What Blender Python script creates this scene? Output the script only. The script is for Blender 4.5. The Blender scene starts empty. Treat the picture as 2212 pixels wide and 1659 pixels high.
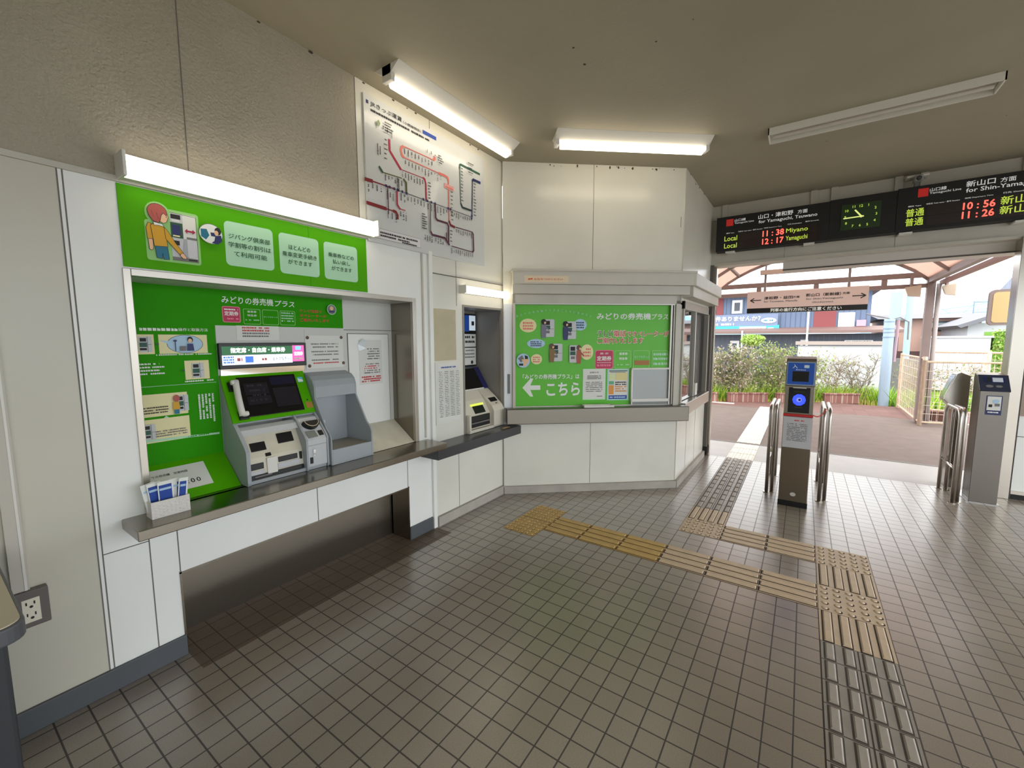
import bpy, bmesh, math, random
from mathutils import Vector, Matrix
from math import sin, cos, pi, radians
random.seed(7)
C = bpy.context.scene.collection
sc = bpy.context.scene
# ---------------------------------------------------------------- camera
yaw, pitch, roll = -0.601352, 0.103108, -0.002541
fwd = Vector((sin(yaw)*cos(pitch), cos(yaw)*cos(pitch), -sin(pitch)))
rgt = Vector((cos(yaw), -sin(yaw), 0)); upv = rgt.cross(fwd)
r2 = rgt*cos(roll)+upv*sin(roll); u2 = upv*cos(roll)-rgt*sin(roll)
cam = bpy.data.cameras.new('camera'); cam.sensor_width = 36; cam.lens = 917.26/2212*36
cam.clip_start = 0.02; cam.clip_end = 300
co = bpy.data.objects.new('camera', cam); C.objects.link(co)
m = Matrix((r2, u2, -fwd)).transposed().to_4x4(); m.translation = Vector((-0.1479, -2.5374, 1.5162))
co.matrix_world = m; sc.camera = co
# ---------------------------------------------------------------- world (bright overcast sky) and exposure
w = bpy.data.worlds.new('sky'); sc.world = w; w.use_nodes = True
nt = w.node_tree; nt.nodes.clear()
out = nt.nodes.new('ShaderNodeOutputWorld'); bg = nt.nodes.new('ShaderNodeBackground')
tc = nt.nodes.new('ShaderNodeTexCoord'); sx = nt.nodes.new('ShaderNodeSeparateXYZ'); cr = nt.nodes.new('ShaderNodeValToRGB')
nt.links.new(tc.outputs['Generated'], sx.inputs[0]); nt.links.new(sx.outputs['Z'], cr.inputs[0])
cr.color_ramp.elements[0].position = 0.0; cr.color_ramp.elements[0].color = (0.80, 0.90, 1.0, 1)
cr.color_ramp.elements[1].position = 0.35; cr.color_ramp.elements[1].color = (1.0, 1.0, 1.0, 1)
nt.links.new(cr.outputs[0], bg.inputs[0]); bg.inputs[1].default_value = 2.5
nt.links.new(bg.outputs[0], out.inputs[0])
sd = bpy.data.lights.new('sun', 'SUN'); sd.energy = 0.7; sd.angle = radians(30); sd.color = (1, .97, .92)
so = bpy.data.objects.new('sun', sd); C.objects.link(so); so.rotation_euler = (radians(40), radians(12), 0); so.location = (0, 6, 12)
sc.view_settings.view_transform = 'Standard'; sc.view_settings.look = 'None'
sc.view_settings.gamma = 1; sc.view_settings.use_curve_mapping = False
sc.view_settings.exposure = 0.53
TUBE = 4.6          # emission of the fluorescent tubes
sc.cycles.use_denoising = True
sc.cycles.max_bounces = 8; sc.cycles.diffuse_bounces = 5; sc.cycles.glossy_bounces = 4
sc.cycles.sample_clamp_indirect = 6
# ---------------------------------------------------------------- materials
def lin(c):
    return tuple((v/255/12.92 if v/255 <= .04045 else ((v/255+.055)/1.055)**2.4) for v in c)
_M = {}
def M(name, rgb=(200,200,200), rough=.5, metal=0, emit=0, spec=.5, noise=0, nscale=8, bump=0, bscale=60, coat=0):
    if name in _M: return _M[name]
    mt = bpy.data.materials.new(name); mt.use_nodes = True; t = mt.node_tree; b = t.nodes['Principled BSDF']
    c = lin(rgb); b.inputs['Base Color'].default_value = (*c, 1)
    b.inputs['Roughness'].default_value = rough; b.inputs['Metallic'].default_value = metal
    b.inputs['Specular IOR Level'].default_value = spec
    if coat: b.inputs['Coat Weight'].default_value = coat; b.inputs['Coat Roughness'].default_value = .08
    if emit:
        b.inputs['Emission Color'].default_value = (*c, 1); b.inputs['Emission Strength'].default_value = emit
    if noise or bump:
        tc = t.nodes.new('ShaderNodeTexCoord')
    if noise:
        n = t.nodes.new('ShaderNodeTexNoise'); n.inputs['Scale'].default_value = nscale; n.inputs['Detail'].default_value = 6
        r = t.nodes.new('ShaderNodeValToRGB')
        r.color_ramp.elements[0].position = .3; r.color_ramp.elements[1].position = .7
        r.color_ramp.elements[0].color = (*[v*(1-noise) for v in c], 1); r.color_ramp.elements[1].color = (*[min(1, v*(1+noise*.5)) for v in c], 1)
        t.links.new(tc.outputs['Object'], n.inputs['Vector']); t.links.new(n.outputs['Fac'], r.inputs[0]); t.links.new(r.outputs[0], b.inputs['Base Color'])
    if bump:
        n = t.nodes.new('ShaderNodeTexNoise'); n.inputs['Scale'].default_value = bscale; n.inputs['Detail'].default_value = 4
        bp = t.nodes.new('ShaderNodeBump'); bp.inputs['Strength'].default_value = bump; bp.inputs['Distance'].default_value = .01
        t.links.new(tc.outputs['Object'], n.inputs['Vector']); t.links.new(n.outputs['Fac'], bp.inputs['Height']); t.links.new(bp.outputs[0], b.inputs['Normal'])
    _M[name] = mt; return mt
def tile_mat(name, c1, c2, mortar, size=.1, ms=.0028, rough=.42, spec=.5, coat=0):
    mt = bpy.data.materials.new(name); mt.use_nodes = True; t = mt.node_tree; b = t.nodes['Principled BSDF']
    tc = t.nodes.new('ShaderNodeTexCoord'); br = t.nodes.new('ShaderNodeTexBrick')
    br.offset = 0; br.squash = 1
    for k, v in (('Scale', 1), ('Mortar Size', ms), ('Mortar Smooth', .15), ('Bias', 0), ('Brick Width', size), ('Row Height', size)): br.inputs[k].default_value = v
    br.inputs['Color1'].default_value = (*lin(c1), 1); br.inputs['Color2'].default_value = (*lin(c2), 1); br.inputs['Mortar'].default_value = (*lin(mortar), 1)
    n = t.nodes.new('ShaderNodeTexNoise'); n.inputs['Scale'].default_value = 260; n.inputs['Detail'].default_value = 3
    n2 = t.nodes.new('ShaderNodeTexNoise'); n2.inputs['Scale'].default_value = 1.1; n2.inputs['Detail'].default_value = 5
    mx = t.nodes.new('ShaderNodeMix'); mx.data_type = 'RGBA'; mx.blend_type = 'MULTIPLY'; mx.inputs[0].default_value = 1
    mp = t.nodes.new('ShaderNodeMapRange'); mp.inputs[1].default_value = .25; mp.inputs[2].default_value = .75; mp.inputs[3].default_value = .72; mp.inputs[4].default_value = 1.2
    mp2 = t.nodes.new('ShaderNodeMapRange'); mp2.inputs[1].default_value = .3; mp2.inputs[2].default_value = .7; mp2.inputs[3].default_value = .85; mp2.inputs[4].default_value = 1.1
    mu = t.nodes.new('ShaderNodeMath'); mu.operation = 'MULTIPLY'
    cb = t.nodes.new('ShaderNodeCombineColor')
    L = t.links.new
    L(tc.outputs['Object'], br.inputs['Vector']); L(tc.outputs['Object'], n.inputs['Vector']); L(tc.outputs['Object'], n2.inputs['Vector'])
    L(n.outputs['Fac'], mp.inputs[0]); L(n2.outputs['Fac'], mp2.inputs[0]); L(mp.outputs[0], mu.inputs[0]); L(mp2.outputs[0], mu.inputs[1])
    for k in range(3): L(mu.outputs[0], cb.inputs[k])
    L(br.outputs['Color'], mx.inputs[6]); L(cb.outputs[0], mx.inputs[7]); L(mx.outputs[2], b.inputs['Base Color'])
    rr = t.nodes.new('ShaderNodeMapRange'); rr.inputs[3].default_value = rough; rr.inputs[4].default_value = .9
    L(br.outputs['Fac'], rr.inputs[0]); L(rr.outputs[0], b.inputs['Roughness'])
    bp = t.nodes.new('ShaderNodeBump'); bp.inputs['Strength'].default_value = .5; bp.inputs['Distance'].default_value = .002; bp.invert = True
    L(br.outputs['Fac'], bp.inputs['Height']); L(bp.outputs[0], b.inputs['Normal'])
    b.inputs['Specular IOR Level'].default_value = spec; b.inputs['Coat Weight'].default_value = coat; b.inputs['Coat Roughness'].default_value = .28
    _M[name] = mt; return mt
def glass_mat(name, tint=(225,235,235), alpha=.2):
    mt = bpy.data.materials.new(name); mt.use_nodes = True; t = mt.node_tree; t.nodes.clear()
    o = t.nodes.new('ShaderNodeOutputMaterial'); mix = t.nodes.new('ShaderNodeMixShader'); tr = t.nodes.new('ShaderNodeBsdfTransparent'); gl = t.nodes.new('ShaderNodeBsdfGlossy')
    gl.inputs['Roughness'].default_value = .02; tr.inputs[0].default_value = (*lin(tint), 1)
    fr = t.nodes.new('ShaderNodeFresnel'); ad = t.nodes.new('ShaderNodeMath'); ad.operation = 'ADD'; ad.inputs[1].default_value = alpha; ad.use_clamp = True
    t.links.new(fr.outputs[0], ad.inputs[0]); t.links.new(ad.outputs[0], mix.inputs[0]); t.links.new(tr.outputs[0], mix.inputs[1]); t.links.new(gl.outputs[0], mix.inputs[2]); t.links.new(mix.outputs[0], o.inputs[0])
    _M[name] = mt; return mt
def brushed(name, rgb=(170,168,164), rough=.3, streak=.05):
    mt = M(name, rgb, rough, 1.0); t = mt.node_tree; b = t.nodes['Principled BSDF']
    tc = t.nodes.new('ShaderNodeTexCoord'); mp = t.nodes.new('ShaderNodeMapping'); mp.inputs['Scale'].default_value = (2, 2, 160)
    n = t.nodes.new('ShaderNodeTexNoise'); n.inputs['Scale'].default_value = 1; n.inputs['Detail'].default_value = 3
    mr = t.nodes.new('ShaderNodeMapRange'); mr.inputs[3].default_value = rough*.96; mr.inputs[4].default_value = rough*1.05
    t.links.new(tc.outputs['Object'], mp.inputs[0]); t.links.new(mp.outputs[0], n.inputs['Vector']); t.links.new(n.outputs['Fac'], mr.inputs[0]); t.links.new(mr.outputs[0], b.inputs['Roughness'])
    n2 = t.nodes.new('ShaderNodeTexNoise'); m2 = t.nodes.new('ShaderNodeMapping'); m2.inputs['Scale'].default_value = (1.5, 1.5, 420); n2.inputs['Scale'].default_value = 1; n2.inputs['Detail'].default_value = 2
    bp = t.nodes.new('ShaderNodeBump'); bp.inputs['Strength'].default_value = streak; bp.inputs['Distance'].default_value = .004
    t.links.new(tc.outputs['Object'], m2.inputs[0]); t.links.new(m2.outputs[0], n2.inputs['Vector']); t.links.new(n2.outputs['Fac'], bp.inputs['Height']); t.links.new(bp.outputs[0], b.inputs['Normal'])
    return mt
plaster = M('beige_plaster', (172,164,146), .62, noise=.10, nscale=3, bump=.75, bscale=75)
ceilmat = M('ceiling_paint', (162,155,135), .7, noise=.08, nscale=1.3, bump=.12, bscale=40)
panel = M('white_panel', (240,241,236), .32, noise=.05, nscale=1.6)
panel2 = M('cream_panel', (226,224,212), .24, noise=.07, nscale=1.8)
frame_w = M('cream_paint', (198,193,180), .4, noise=.05, nscale=5)
seam = M('panel_seam', (110,105,98), .7)
steel = brushed('stainless_steel', (178,171,160), .22)
steel2 = brushed('brushed_steel', (142,135,123), .22, .04)
sill_s = brushed('sill_steel', (120,115,105), .3, .04)
trim_s = M('trim_steel', (182,175,164), .3, 1.0)
chrome = M('polished_steel', (205,205,205), .12, 1.0)
mirror = M('mirror_steel', (215,212,205), .05, 1.0)
dgrey = M('dark_grey_vinyl', (84,88,92), .5, noise=.06, nscale=4)
concrete = M('grey_concrete', (176,170,160), .75, noise=.14, nscale=6)
black = M('black_plastic', (14,14,15), .35)
blackm = M('matt_black', (20,19,18), .6)
blackst = M('black_laminate', (58,58,60), .28)
screen = M('dark_screen', (16,15,18), .12)
green = M('poster_green', (88,190,18), .4, noise=.04, nscale=2)
greenb = M('bright_green', (80,168,0), .5, spec=.12)
greend = M('leaf_green_panel', (48,150,0), .55, spec=.10)
mint = M('pale_mint', (176,222,186), .45)
dkgreen = M('dark_green_ink', (38,82,50), .5)
white = M('white_print', (236,238,232), .5)
paper = M('white_paper', (226,226,220), .6)
offw = M('ivory_paper', (222,214,196), .6)
grey_m = M('machine_grey', (164,170,174), .4, noise=.04, nscale=6)
grey_l = M('machine_light_grey', (198,200,202), .38)
cream_m = M('machine_cream', (214,208,188), .42, noise=.10, nscale=9)
ink = M('black_ink', (28,26,28), .6)
gink = M('grey_ink', (120,118,118), .6)
magenta = M('magenta_print', (190,20,74), .45)
redp = M('red_print', (206,50,44), .5)
crimson = M('crimson_line', (170,24,60), .5)
salmon = M('salmon_line', (226,120,106), .5)
dred = M('dark_red_line', (128,24,34), .5)
blue = M('blue_print', (30,70,160), .45)
navy = M('navy_print', (28,38,96), .45)
olive = M('olive_line', (84,88,40), .5)
dkg2 = M('dark_green_line', (30,86,64), .5)
purple = M('purple_line', (84,32,60), .5)
cream = M('cream_print', (236,226,172), .5)
skyb = M('pale_blue_print', (176,208,232), .5)
orange = M('orange_print', (226,150,60), .5)
skin = M('skin_print', (238,190,150), .5)
hair = M('auburn_print', (176,84,74), .5)
mustard = M('mustard_print', (214,160,24), .5)
teal = M('teal_print', (24,112,140), .5)
pinkp = M('pink_print', (236,120,150), .5)
tube_m = M('fluorescent_glow', (255,242,220), .3, emit=TUBE)
lamp_w = M('white_enamel', (226,224,216), .35)
# ---------------------------------------------------------------- mesh builder
class MB:
    def __init__(s): s.v = []; s.f = []; s.mi = []; s.mats = []
    def _m(s, mat):
        if mat not in s.mats: s.mats.append(mat)
        return s.mats.index(mat)
    def face(s, pts, mat):
        n = len(s.v); s.v += [tuple(p) for p in pts]; s.f.append(tuple(range(n, n+len(pts)))); s.mi.append(s._m(mat)); return s
    def add(s, vs, fs, mat):
        n = len(s.v); s.v += [tuple(p) for p in vs]; k = s._m(mat)
        for f in fs: s.f.append(tuple(i+n for i in f)); s.mi.append(k)
        return s
    def box(s, x0, x1, y0, y1, z0, z1, mat):
        vs = [(x, y, z) for z in (z0, z1) for y in (y0, y1) for x in (x0, x1)]
        return s.add(vs, [(0,2,3,1),(4,5,7,6),(0,1,5,4),(2,6,7,3),(0,4,6,2),(1,3,7,5)], mat)
    def obox(s, F, u0, u1, v0, v1, d0, d1, mat):      # box in a frame
        vs = [F(u, v, d) for d in (d0, d1) for v in (v0, v1) for u in (u0, u1)]
        return s.add(vs, [(0,2,3,1),(4,5,7,6),(0,1,5,4),(2,6,7,3),(0,4,6,2),(1,3,7,5)], mat)
    def prism(s, poly, vec, mat):                     # polygon of 3-D points swept along vec
        n = len(poly); vec = Vector(vec); a = [Vector(p) for p in poly]; b = [p+vec for p in a]
        fs = [tuple(range(n-1, -1, -1)), tuple(range(n, 2*n))]+[(i, (i+1) % n, n+(i+1) % n, n+i) for i in range(n)]
        return s.add(a+b, fs, mat)
    def tube(s, path, r, mat, n=8, cap=True, r_end=None):
        P = [Vector(p) for p in path]; vs = []; fs = []; prev = None
        for i, p in enumerate(P):
            d = (P[min(i+1, len(P)-1)]-P[max(i-1, 0)]).normalized()
            if prev is None:
                a = d.orthogonal().normalized()
            else:
                a = prev-d*prev.dot(d)
                a = a.normalized() if a.length > 1e-6 else d.orthogonal().normalized()
            prev = a; b = d.cross(a)
            rr = r if r_end is None else r+(r_end-r)*i/max(1, len(P)-1)
            for k in range(n):
                t = 2*pi*k/n; vs.append(p+(a*cos(t)+b*sin(t))*rr)
        for i in range(len(P)-1):
            for k in range(n):
                fs.append((i*n+k, i*n+(k+1) % n, (i+1)*n+(k+1) % n, (i+1)*n+k))
        if cap: fs.append(tuple(range(n-1, -1, -1))); fs.append(tuple((len(P)-1)*n+k for k in range(n)))
        return s.add(vs, fs, mat)
    def ball(s, c, rx, ry, rz, mat, n=12, k=8):
        vs = []; fs = []
        for i in range(k+1):
            th = pi*i/k
            for j in range(n):
                ph = 2*pi*j/n; vs.append((c[0]+rx*sin(th)*cos(ph), c[1]+ry*sin(th)*sin(ph), c[2]+rz*cos(th)))
        for i in range(k):
            for j in range(n): fs.append((i*n+j, (i+1)*n+j, (i+1)*n+(j+1) % n, i*n+(j+1) % n))
        return s.add(vs, fs, mat)
    def build(s, name, parent=None, bevel=0, smooth=False, kind=None):
        o0 = parent
        off = Vector((0, 0, 0))
        while o0 is not None: off += Vector(o0.location); o0 = o0.parent
        me = bpy.data.meshes.new(name); me.from_pydata([tuple(Vector(p)-off) for p in s.v], [], s.f)
        for mt in s.mats: me.materials.append(mt)
        me.polygons.foreach_set('material_index', s.mi)
        bm = bmesh.new(); bm.from_mesh(me)
        if bevel or smooth: bmesh.ops.remove_doubles(bm, verts=bm.verts, dist=1e-5)
        if smooth or bevel: bmesh.ops.recalc_face_normals(bm, faces=bm.faces)
        bm.to_mesh(me); bm.free()
        if smooth: me.polygons.foreach_set('use_smooth', [True]*len(me.polygons))
        o = bpy.data.objects.new(name, me); C.objects.link(o)
        if parent: o.parent = parent
        if bevel:
            b = o.modifiers.new('bevel', 'BEVEL'); b.width = bevel; b.segments = 2; b.limit_method = 'ANGLE'; b.angle_limit = radians(40)
        if kind: o['kind'] = kind
        return o
def thing(name, label, cat, loc, group=None):
    o = bpy.data.objects.new(name, None); o.empty_display_size = .05; C.objects.link(o); o.location = loc
    return tag(o, label, cat, group)
def tag(o, label, cat, group=None):
    o['label'] = label; o['category'] = cat
    if group: o['group'] = group
    return o
def struct(mb, name, **k): return mb.build(name, kind='structure', **k)
def dup(root, delta, label, group=None):
    def cp(o, p):
        c = o.copy(); C.objects.link(c); c.parent = p
        for ch in list(o.children): cp(ch, c)
        return c
    kids = list(root.children)
    r = root.copy(); C.objects.link(r); r.location = Vector(root.location)+Vector(delta); r['label'] = label
    for ch in kids: cp(ch, r)
    if group: r['group'] = group
    return r
# ---------------------------------------------------------------- frames and printing
def FA(X=-2.55): return lambda u, v, d: Vector((X+d, u, v))                 # left wall: u along +y, v up
def FY(Y): return lambda u, v, d: Vector((u, Y-d, v))                       # planes facing the viewer: u along +x
B0 = Vector((-2.53, .79, 0)); Bd = Vector((1.35, 1.13, 0)).normalized(); Bn = Vector((Bd.y, -Bd.x, 0))
def FB(off=0): return lambda u, v, d: B0+Bd*u+Bn*(d+off)+Vector((0, 0, v))   # booth front: u along the wall
def FX(X): return lambda u, v, d: Vector((X+d, u, v))                       # planes facing +x
def FS(O, U, V):
    O, U, V = Vector(O), Vector(U).normalized(), Vector(V).normalized(); N = U.cross(V)
    return lambda u, v, d: O+U*u+V*v+N*d
_G = {}
def glyphs(body, bold=0, space=1.0):
    k = (body, bold, space)
    if k in _G: return _G[k]
    cu = bpy.data.curves.new('lettering', 'FONT'); cu.body = body; cu.size = 1; cu.dimensions = '2D'; cu.resolution_u = 2
    cu.fill_mode = 'BOTH'; cu.offset = bold; cu.space_character = space
    o = bpy.data.objects.new('lettering', cu); C.objects.link(o)
    me = bpy.data.meshes.new_from_object(o)
    vs = [(v.co.x, v.co.y) for v in me.vertices]; fs = [tuple(p.vertices) for p in me.polygons]
    bpy.data.objects.remove(o); bpy.data.meshes.remove(me); bpy.data.curves.remove(cu)
    if not vs: vs = [(0, 0), (0, 1), (1, 0)]; fs = []
    xs = [p[0] for p in vs]; ys = [p[1] for p in vs]
    _G[k] = (vs, fs, min(xs), max(xs), min(ys), max(ys)); return _G[k]
class Print:
    """flat printing on a frame; every call sits a hair above the last"""
    def __init__(s, F, d0=.0006, step=.00025): s.F = F; s.d = d0; s.st = step; s.mb = MB(); s.cur = s.mb
    def layer(s): s.d += s.st; return s.d
    def poly(s, pts, mat):
        d = s.layer(); s.mb.face([s.F(u, v, d) for u, v in pts], mat); return s
    def rect(s, u0, u1, v0, v1, mat): return s.poly([(u0, v0), (u1, v0), (u1, v1), (u0, v1)], mat)
    def rr(s, u0, u1, v0, v1, r, mat):
        p = []
        for cx, cy, a in ((u1-r, v1-r, 0), (u0+r, v1-r, 90), (u0+r, v0+r, 180), (u1-r, v0+r, 270)):
            for k in range(5): t = radians(a+k*22.5); p.append((cx+r*cos(t), cy+r*sin(t)))
        return s.poly(p, mat)
    def ell(s, cu, cv, ru, rv, mat, n=24): return s.poly([(cu+ru*cos(2*pi*k/n), cv+rv*sin(2*pi*k/n)) for k in range(n)], mat)
    def line(s, pts, wd, mat):
        d = s.layer()
        for i in range(len(pts)-1):
            a, b = Vector(pts[i]), Vector(pts[i+1]); t = b-a
            if t.length < 1e-6: continue
            t.normalize(); nn = Vector((-t.y, t.x))*wd/2
            e0 = t*wd/2 if i > 0 else Vector((0, 0)); e1 = t*wd/2*.4
            q = [a-nn-e0*.4, b-nn+e1, b+nn+e1, a+nn-e0*.4]
            s.mb.face([s.F(p.x, p.y, d+i*1e-5) for p in q], mat)
        return s
    def dashes(s, u0, u1, v, h, mat, seed=1, fill=.8):          # a line of print too small to read
        r = random.Random(seed); d = s.layer(); u = u0
        while u < u1:
            L = min(u1-u, h*r.uniform(.5, 1.6))
            if r.random() < fill: s.mb.face([s.F(a, b, d) for a, b in ((u, v), (u+L*.8, v), (u+L*.8, v+h*r.uniform(.75, 1)), (u, v+h))], mat)
            u += L
        return s
    def vdashes(s, u, v0, v1, wd, mat, seed=1):
        r = random.Random(seed); d = s.layer(); v = v0
        while v < v1:
            L = min(v1-v, wd*r.uniform(.7, 1.3))
            if r.random() < .9: s.mb.face([s.F(a, b, d) for a, b in ((u, v), (u+wd*r.uniform(.7, 1), v), (u+wd, v+L*.75), (u, v+L*.75))], mat)
            v += L
        return s
    def text(s, body, u, v, h, mat, width=None, bold=0, align='L', rot=0, shear=0, space=1.0):
        """baseline-left (u, v); h = height of the drawn glyphs; width stretches"""
        vs, fs, x0, x1, y0, y1 = glyphs(body, 0, space)
        if not fs: return s
        k = h/(y1-y0); kx = (width/(x1-x0)) if width else k
        W = (x1-x0)*kx; ox = {'L': 0, 'C': -W/2, 'R': -W}[align]; d = s.layer(); c, sn = cos(rot), sin(rot)
        if bold >= .03: offs = [(bold*cos(pi*q/4), bold*sin(pi*q/4)) for q in range(8)]+[(0, 0)]
        elif bold and h > .02: offs = [(bold, 0), (-bold, 0), (0, bold), (0, -bold)]
        elif bold: offs = [(bold, 0), (-bold, 0)]
        else: offs = [(0, 0)]
        for q, (dx, dy) in enumerate(offs):
            pts = []
            for x, y in vs:
                a, b = (x-x0+dx)*kx+ox, (y-y0+dy)*k
                a += shear*b
                pts.append(s.F(u+a*c-b*sn, v+a*sn+b*c, d+q*4e-6))
            s.mb.add(pts, fs, mat)
        return s
    def build(s, name, parent): return s.mb.build(name, parent)
# ================================================================ SETTING
tile = tile_mat('floor_tile', (146,136,122), (137,127,113), (44,35,29), ms=.0032, rough=.30, spec=1.0, coat=.8)
asphalt = M('platform_asphalt', (122,109,102), .85, noise=.12, nscale=5, bump=.3, bscale=160)
brickp = tile_mat('platform_brick', (134,100,93), (123,91,86), (116,94,88), size=.2, ms=.004, rough=.8)
thr_m = M('threshold_concrete', (166,162,158), .4, noise=.08, nscale=4)
b = MB(); b.box(-2.8, 3.4, -5.0, 3.45, -.12, 0, tile); struct(b, 'floor')
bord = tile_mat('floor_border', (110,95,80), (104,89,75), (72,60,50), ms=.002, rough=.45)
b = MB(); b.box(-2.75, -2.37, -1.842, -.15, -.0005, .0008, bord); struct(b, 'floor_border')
b = MB(); b.box(-2.2, 3.4, 3.45, 4.42, -.12, -.002, thr_m); b.box(-2.2, 3.4, 4.40, 4.46, -.12, .001, M('threshold_seam', (120,116,112), .7)); struct(b, 'floor_threshold')
b = MB(); b.box(-9, 9, 4.46, 8.35, -.2, -.004, asphalt)
b.box(-9, 9, 8.35, 10.15, -.2, -.003, brickp); struct(b, 'ground_platform')
soil = M('soil', (120,104,80), .95, noise=.2, nscale=3, bump=.6, bscale=25)
b = MB(); b.box(-40, 60, 10.15, 90, -.6, -.05, soil); struct(b, 'ground_beyond')
b = MB(); b.box(-9, -1.45, 8.62, 8.80, -.003, .002, M('platform_edge_white', (222,216,208), .7)); b.box(-9, -1.2, 9.2, 9.5, -.003, .004, M('platform_edge_red', (176,112,104), .8)); struct(b, 'trim_platform_edge')
# ceiling
b = MB(); b.box(-2.9, 3.4, -5.0, 3.52, 3.15, 3.3, ceilmat); struct(b, 'ceiling')
# ---- left wall (with the machine alcoves and the kick recess)
XL = -2.55
b = MB()
def wl(y0, y1, z0, z1, mt, x=XL, th=.02): b.box(x-th, x, y0, y1, z0, z1, mt)
wl(-5, -1.685, 2.2, 3.15, plaster); wl(-1.685, -.763, 2.2, 3.15, plaster)
wl(-.763, .81, 2.2, 3.15, panel2)
wl(-5, -2.12, 0, 2.2, M('warm_panel', (204,200,184), .3, noise=.05, nscale=1.5)); wl(-2.12, -1.95, 0, 2.2, panel)
wl(-1.95, -1.845, 0, .745, panel); wl(-1.845, -.42, .415, .745, panel); wl(-.42, -.315, 0, .745, panel)
wl(-1.95, -.315, 1.80, 2.2, panel); wl(-.315, -.14, 0, 2.2, panel)
wl(-.14, .232, 0, 2.2, panel2); wl(.232, .787, 0, .70, panel2); wl(.232, .787, 1.80, 2.2, panel2); wl(.787, .82, 0, 2.2, panel2)
for y, z0, z1 in ((-1.685, 2.2, 3.15), (-.763, 2.2, 3.15), (-.12, 2.2, 3.15), (-1.95, 0, .745), (-1.141, .415, .70), (-.424, .415, .70), (-1.845, .415, .70), (.151, 0, .66), (.151, 1.80, 2.2), (-2.12, .1, 2.19), (-2.105, .1, 2.19)):
    b.box(XL-.001, XL+.0012, y-.0022, y+.0022, z0, z1, seam)
b.box(XL-.001, XL+.0012, -2.105, -1.95, .612, .616, seam)
struct(b, 'wall_left')
nich = M('alcove_grey', (150,146,138), .4)
nlin = M('alcove_white', (206,206,200), .4)
b = MB()      # big alcove lining
b.box(-2.81, -2.79, -1.97, -.29, .70, 1.82, nlin)
b.box(-2.79, -2.57, -.335, -.315, .745, 1.80, steel2); b.box(-2.79, -2.57, -1.95, -1.93, .745, 1.80, nlin)
b.box(-2.79, -2.57, -1.93, -.335, 1.795, 1.81, nlin)
# kick recess
kick = brushed('kick_plate_steel', (160,153,141), .30, .04)
kb = kick.node_tree.nodes['Principled BSDF']; kb.inputs['Anisotropic'].default_value = .92; kt = kick.node_tree.nodes.new('ShaderNodeTangent'); kt.direction_type = 'UV_MAP'; kt.uv_map = 'brush'; kick.node_tree.links.new(kt.outputs[0], kb.inputs['Tangent'])
b.box(-2.75, -2.57, -.42, -.40, 0, .415, kick); b.box(-2.75, -2.57, -1.865, -1.845, 0, .415, kick); b.box(-2.75, -2.57, -1.845, -.42, .415, .43, kick)
# small alcove
b.box(-2.90, -2.88, .20, .82, .60, 1.82, nich); b.box(-2.88, -2.57, .787, .80, .70, 1.80, nich); b.box(-2.88, -2.57, .215, .232, .70, 1.80, nich); b.box(-2.88, -2.57, .232, .787, 1.80, 1.815, nich)
struct(b, 'wall_left_alcoves')
b = MB(); b.box(-2.77, -2.75, -1.845, -.42, 0, .43, kick); o = struct(b, 'trim_kick_plate'); uv = o.data.uv_layers.new(name='brush')
for lp in o.data.loops: q = o.data.vertices[lp.vertex_index].co; uv.data[lp.index].uv = (q.y, q.z)
b = MB()      # alcove trims
for y0, y1, z0, z1 in ((-1.955, -1.928, .745, 1.825), (-.338, -.305, .745, 1.825), (-1.9275, -.3385, 1.795, 1.825)): b.box(XL-.02, XL+.008, y0, y1, z0, z1, trim_s)
struct(b, 'trim_1', bevel=.002)
b = MB()
for y0, y1, z0, z1 in ((.222, .242, .70, 1.815), (.777, .797, .70, 1.815), (.2425, .7765, 1.795, 1.815)): b.box(XL-.02, XL+.006, y0, y1, z0, z1, M('alcove_trim', (146,140,132), .4))
struct(b, 'trim_2', bevel=.002)
b = MB(); b.box(XL, XL+.012, -5, -.165, 2.176, 2.2, frame_w); b.box(XL, XL+.02, -.175, -.137, .0, 2.19, panel); b.box(XL, XL+.010, -.24, -.225, .76, 2.176, frame_w)
b.box(XL, XL+.012, -.137, .80, 2.03, 2.036, seam)
struct(b, 'trim_3', bevel=.002)
b = MB(); b.box(XL, XL+.015, -5, -1.845, 0, .10, dgrey); b.box(XL, XL+.015, -.42, -.18, 0, .10, dgrey); struct(b, 'baseboard_left', bevel=.003)
b = MB(); b.box(XL, XL+.03, -.13, .80, 0, .08, concrete); struct(b, 'baseboard_left_concrete', bevel=.003)
# kick plate frame edges
b = MB(); b.box(XL-.18, XL+.004, -1.85, -1.842, 0, .42, steel2); b.box(XL-.18, XL+.004, -.424, -.416, 0, .42, steel2); b.box(XL-.18, XL+.004, -1.85, -.416, .408, .416, steel2); struct(b, 'trim_4')
# ---- booth front (diagonal)
F = FB(); L = 1.757
b = MB()
b.obox(F, 0, L, 0, .70, -.02, 0, panel2); b.obox(F, 0, L, .70, .87, -.02, 0, panel2)
b.obox(F, 0, L, 2.15, 3.15, -.02, 0, panel2); b.obox(F, 0, L, 1.88, 2.15, -.02, 0, panel2)
b.obox(F, 0, .095, .87, 1.88, -.02, 0, panel2); b.obox(F, 1.72, L, .87, 1.88, -.02, 0, panel2)
for u, z0, z1 in ((.862, 2.16, 3.15), (.868, .08, .70)): b.obox(F, u-.002, u+.002, z0, z1, -.001, .0012, seam)
struct(b, 'wall_back')
b = MB(); b.obox(F, 0, L+.02, 0, .075, 0, .03, concrete); struct(b, 'baseboard_back', bevel=.003)
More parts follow.
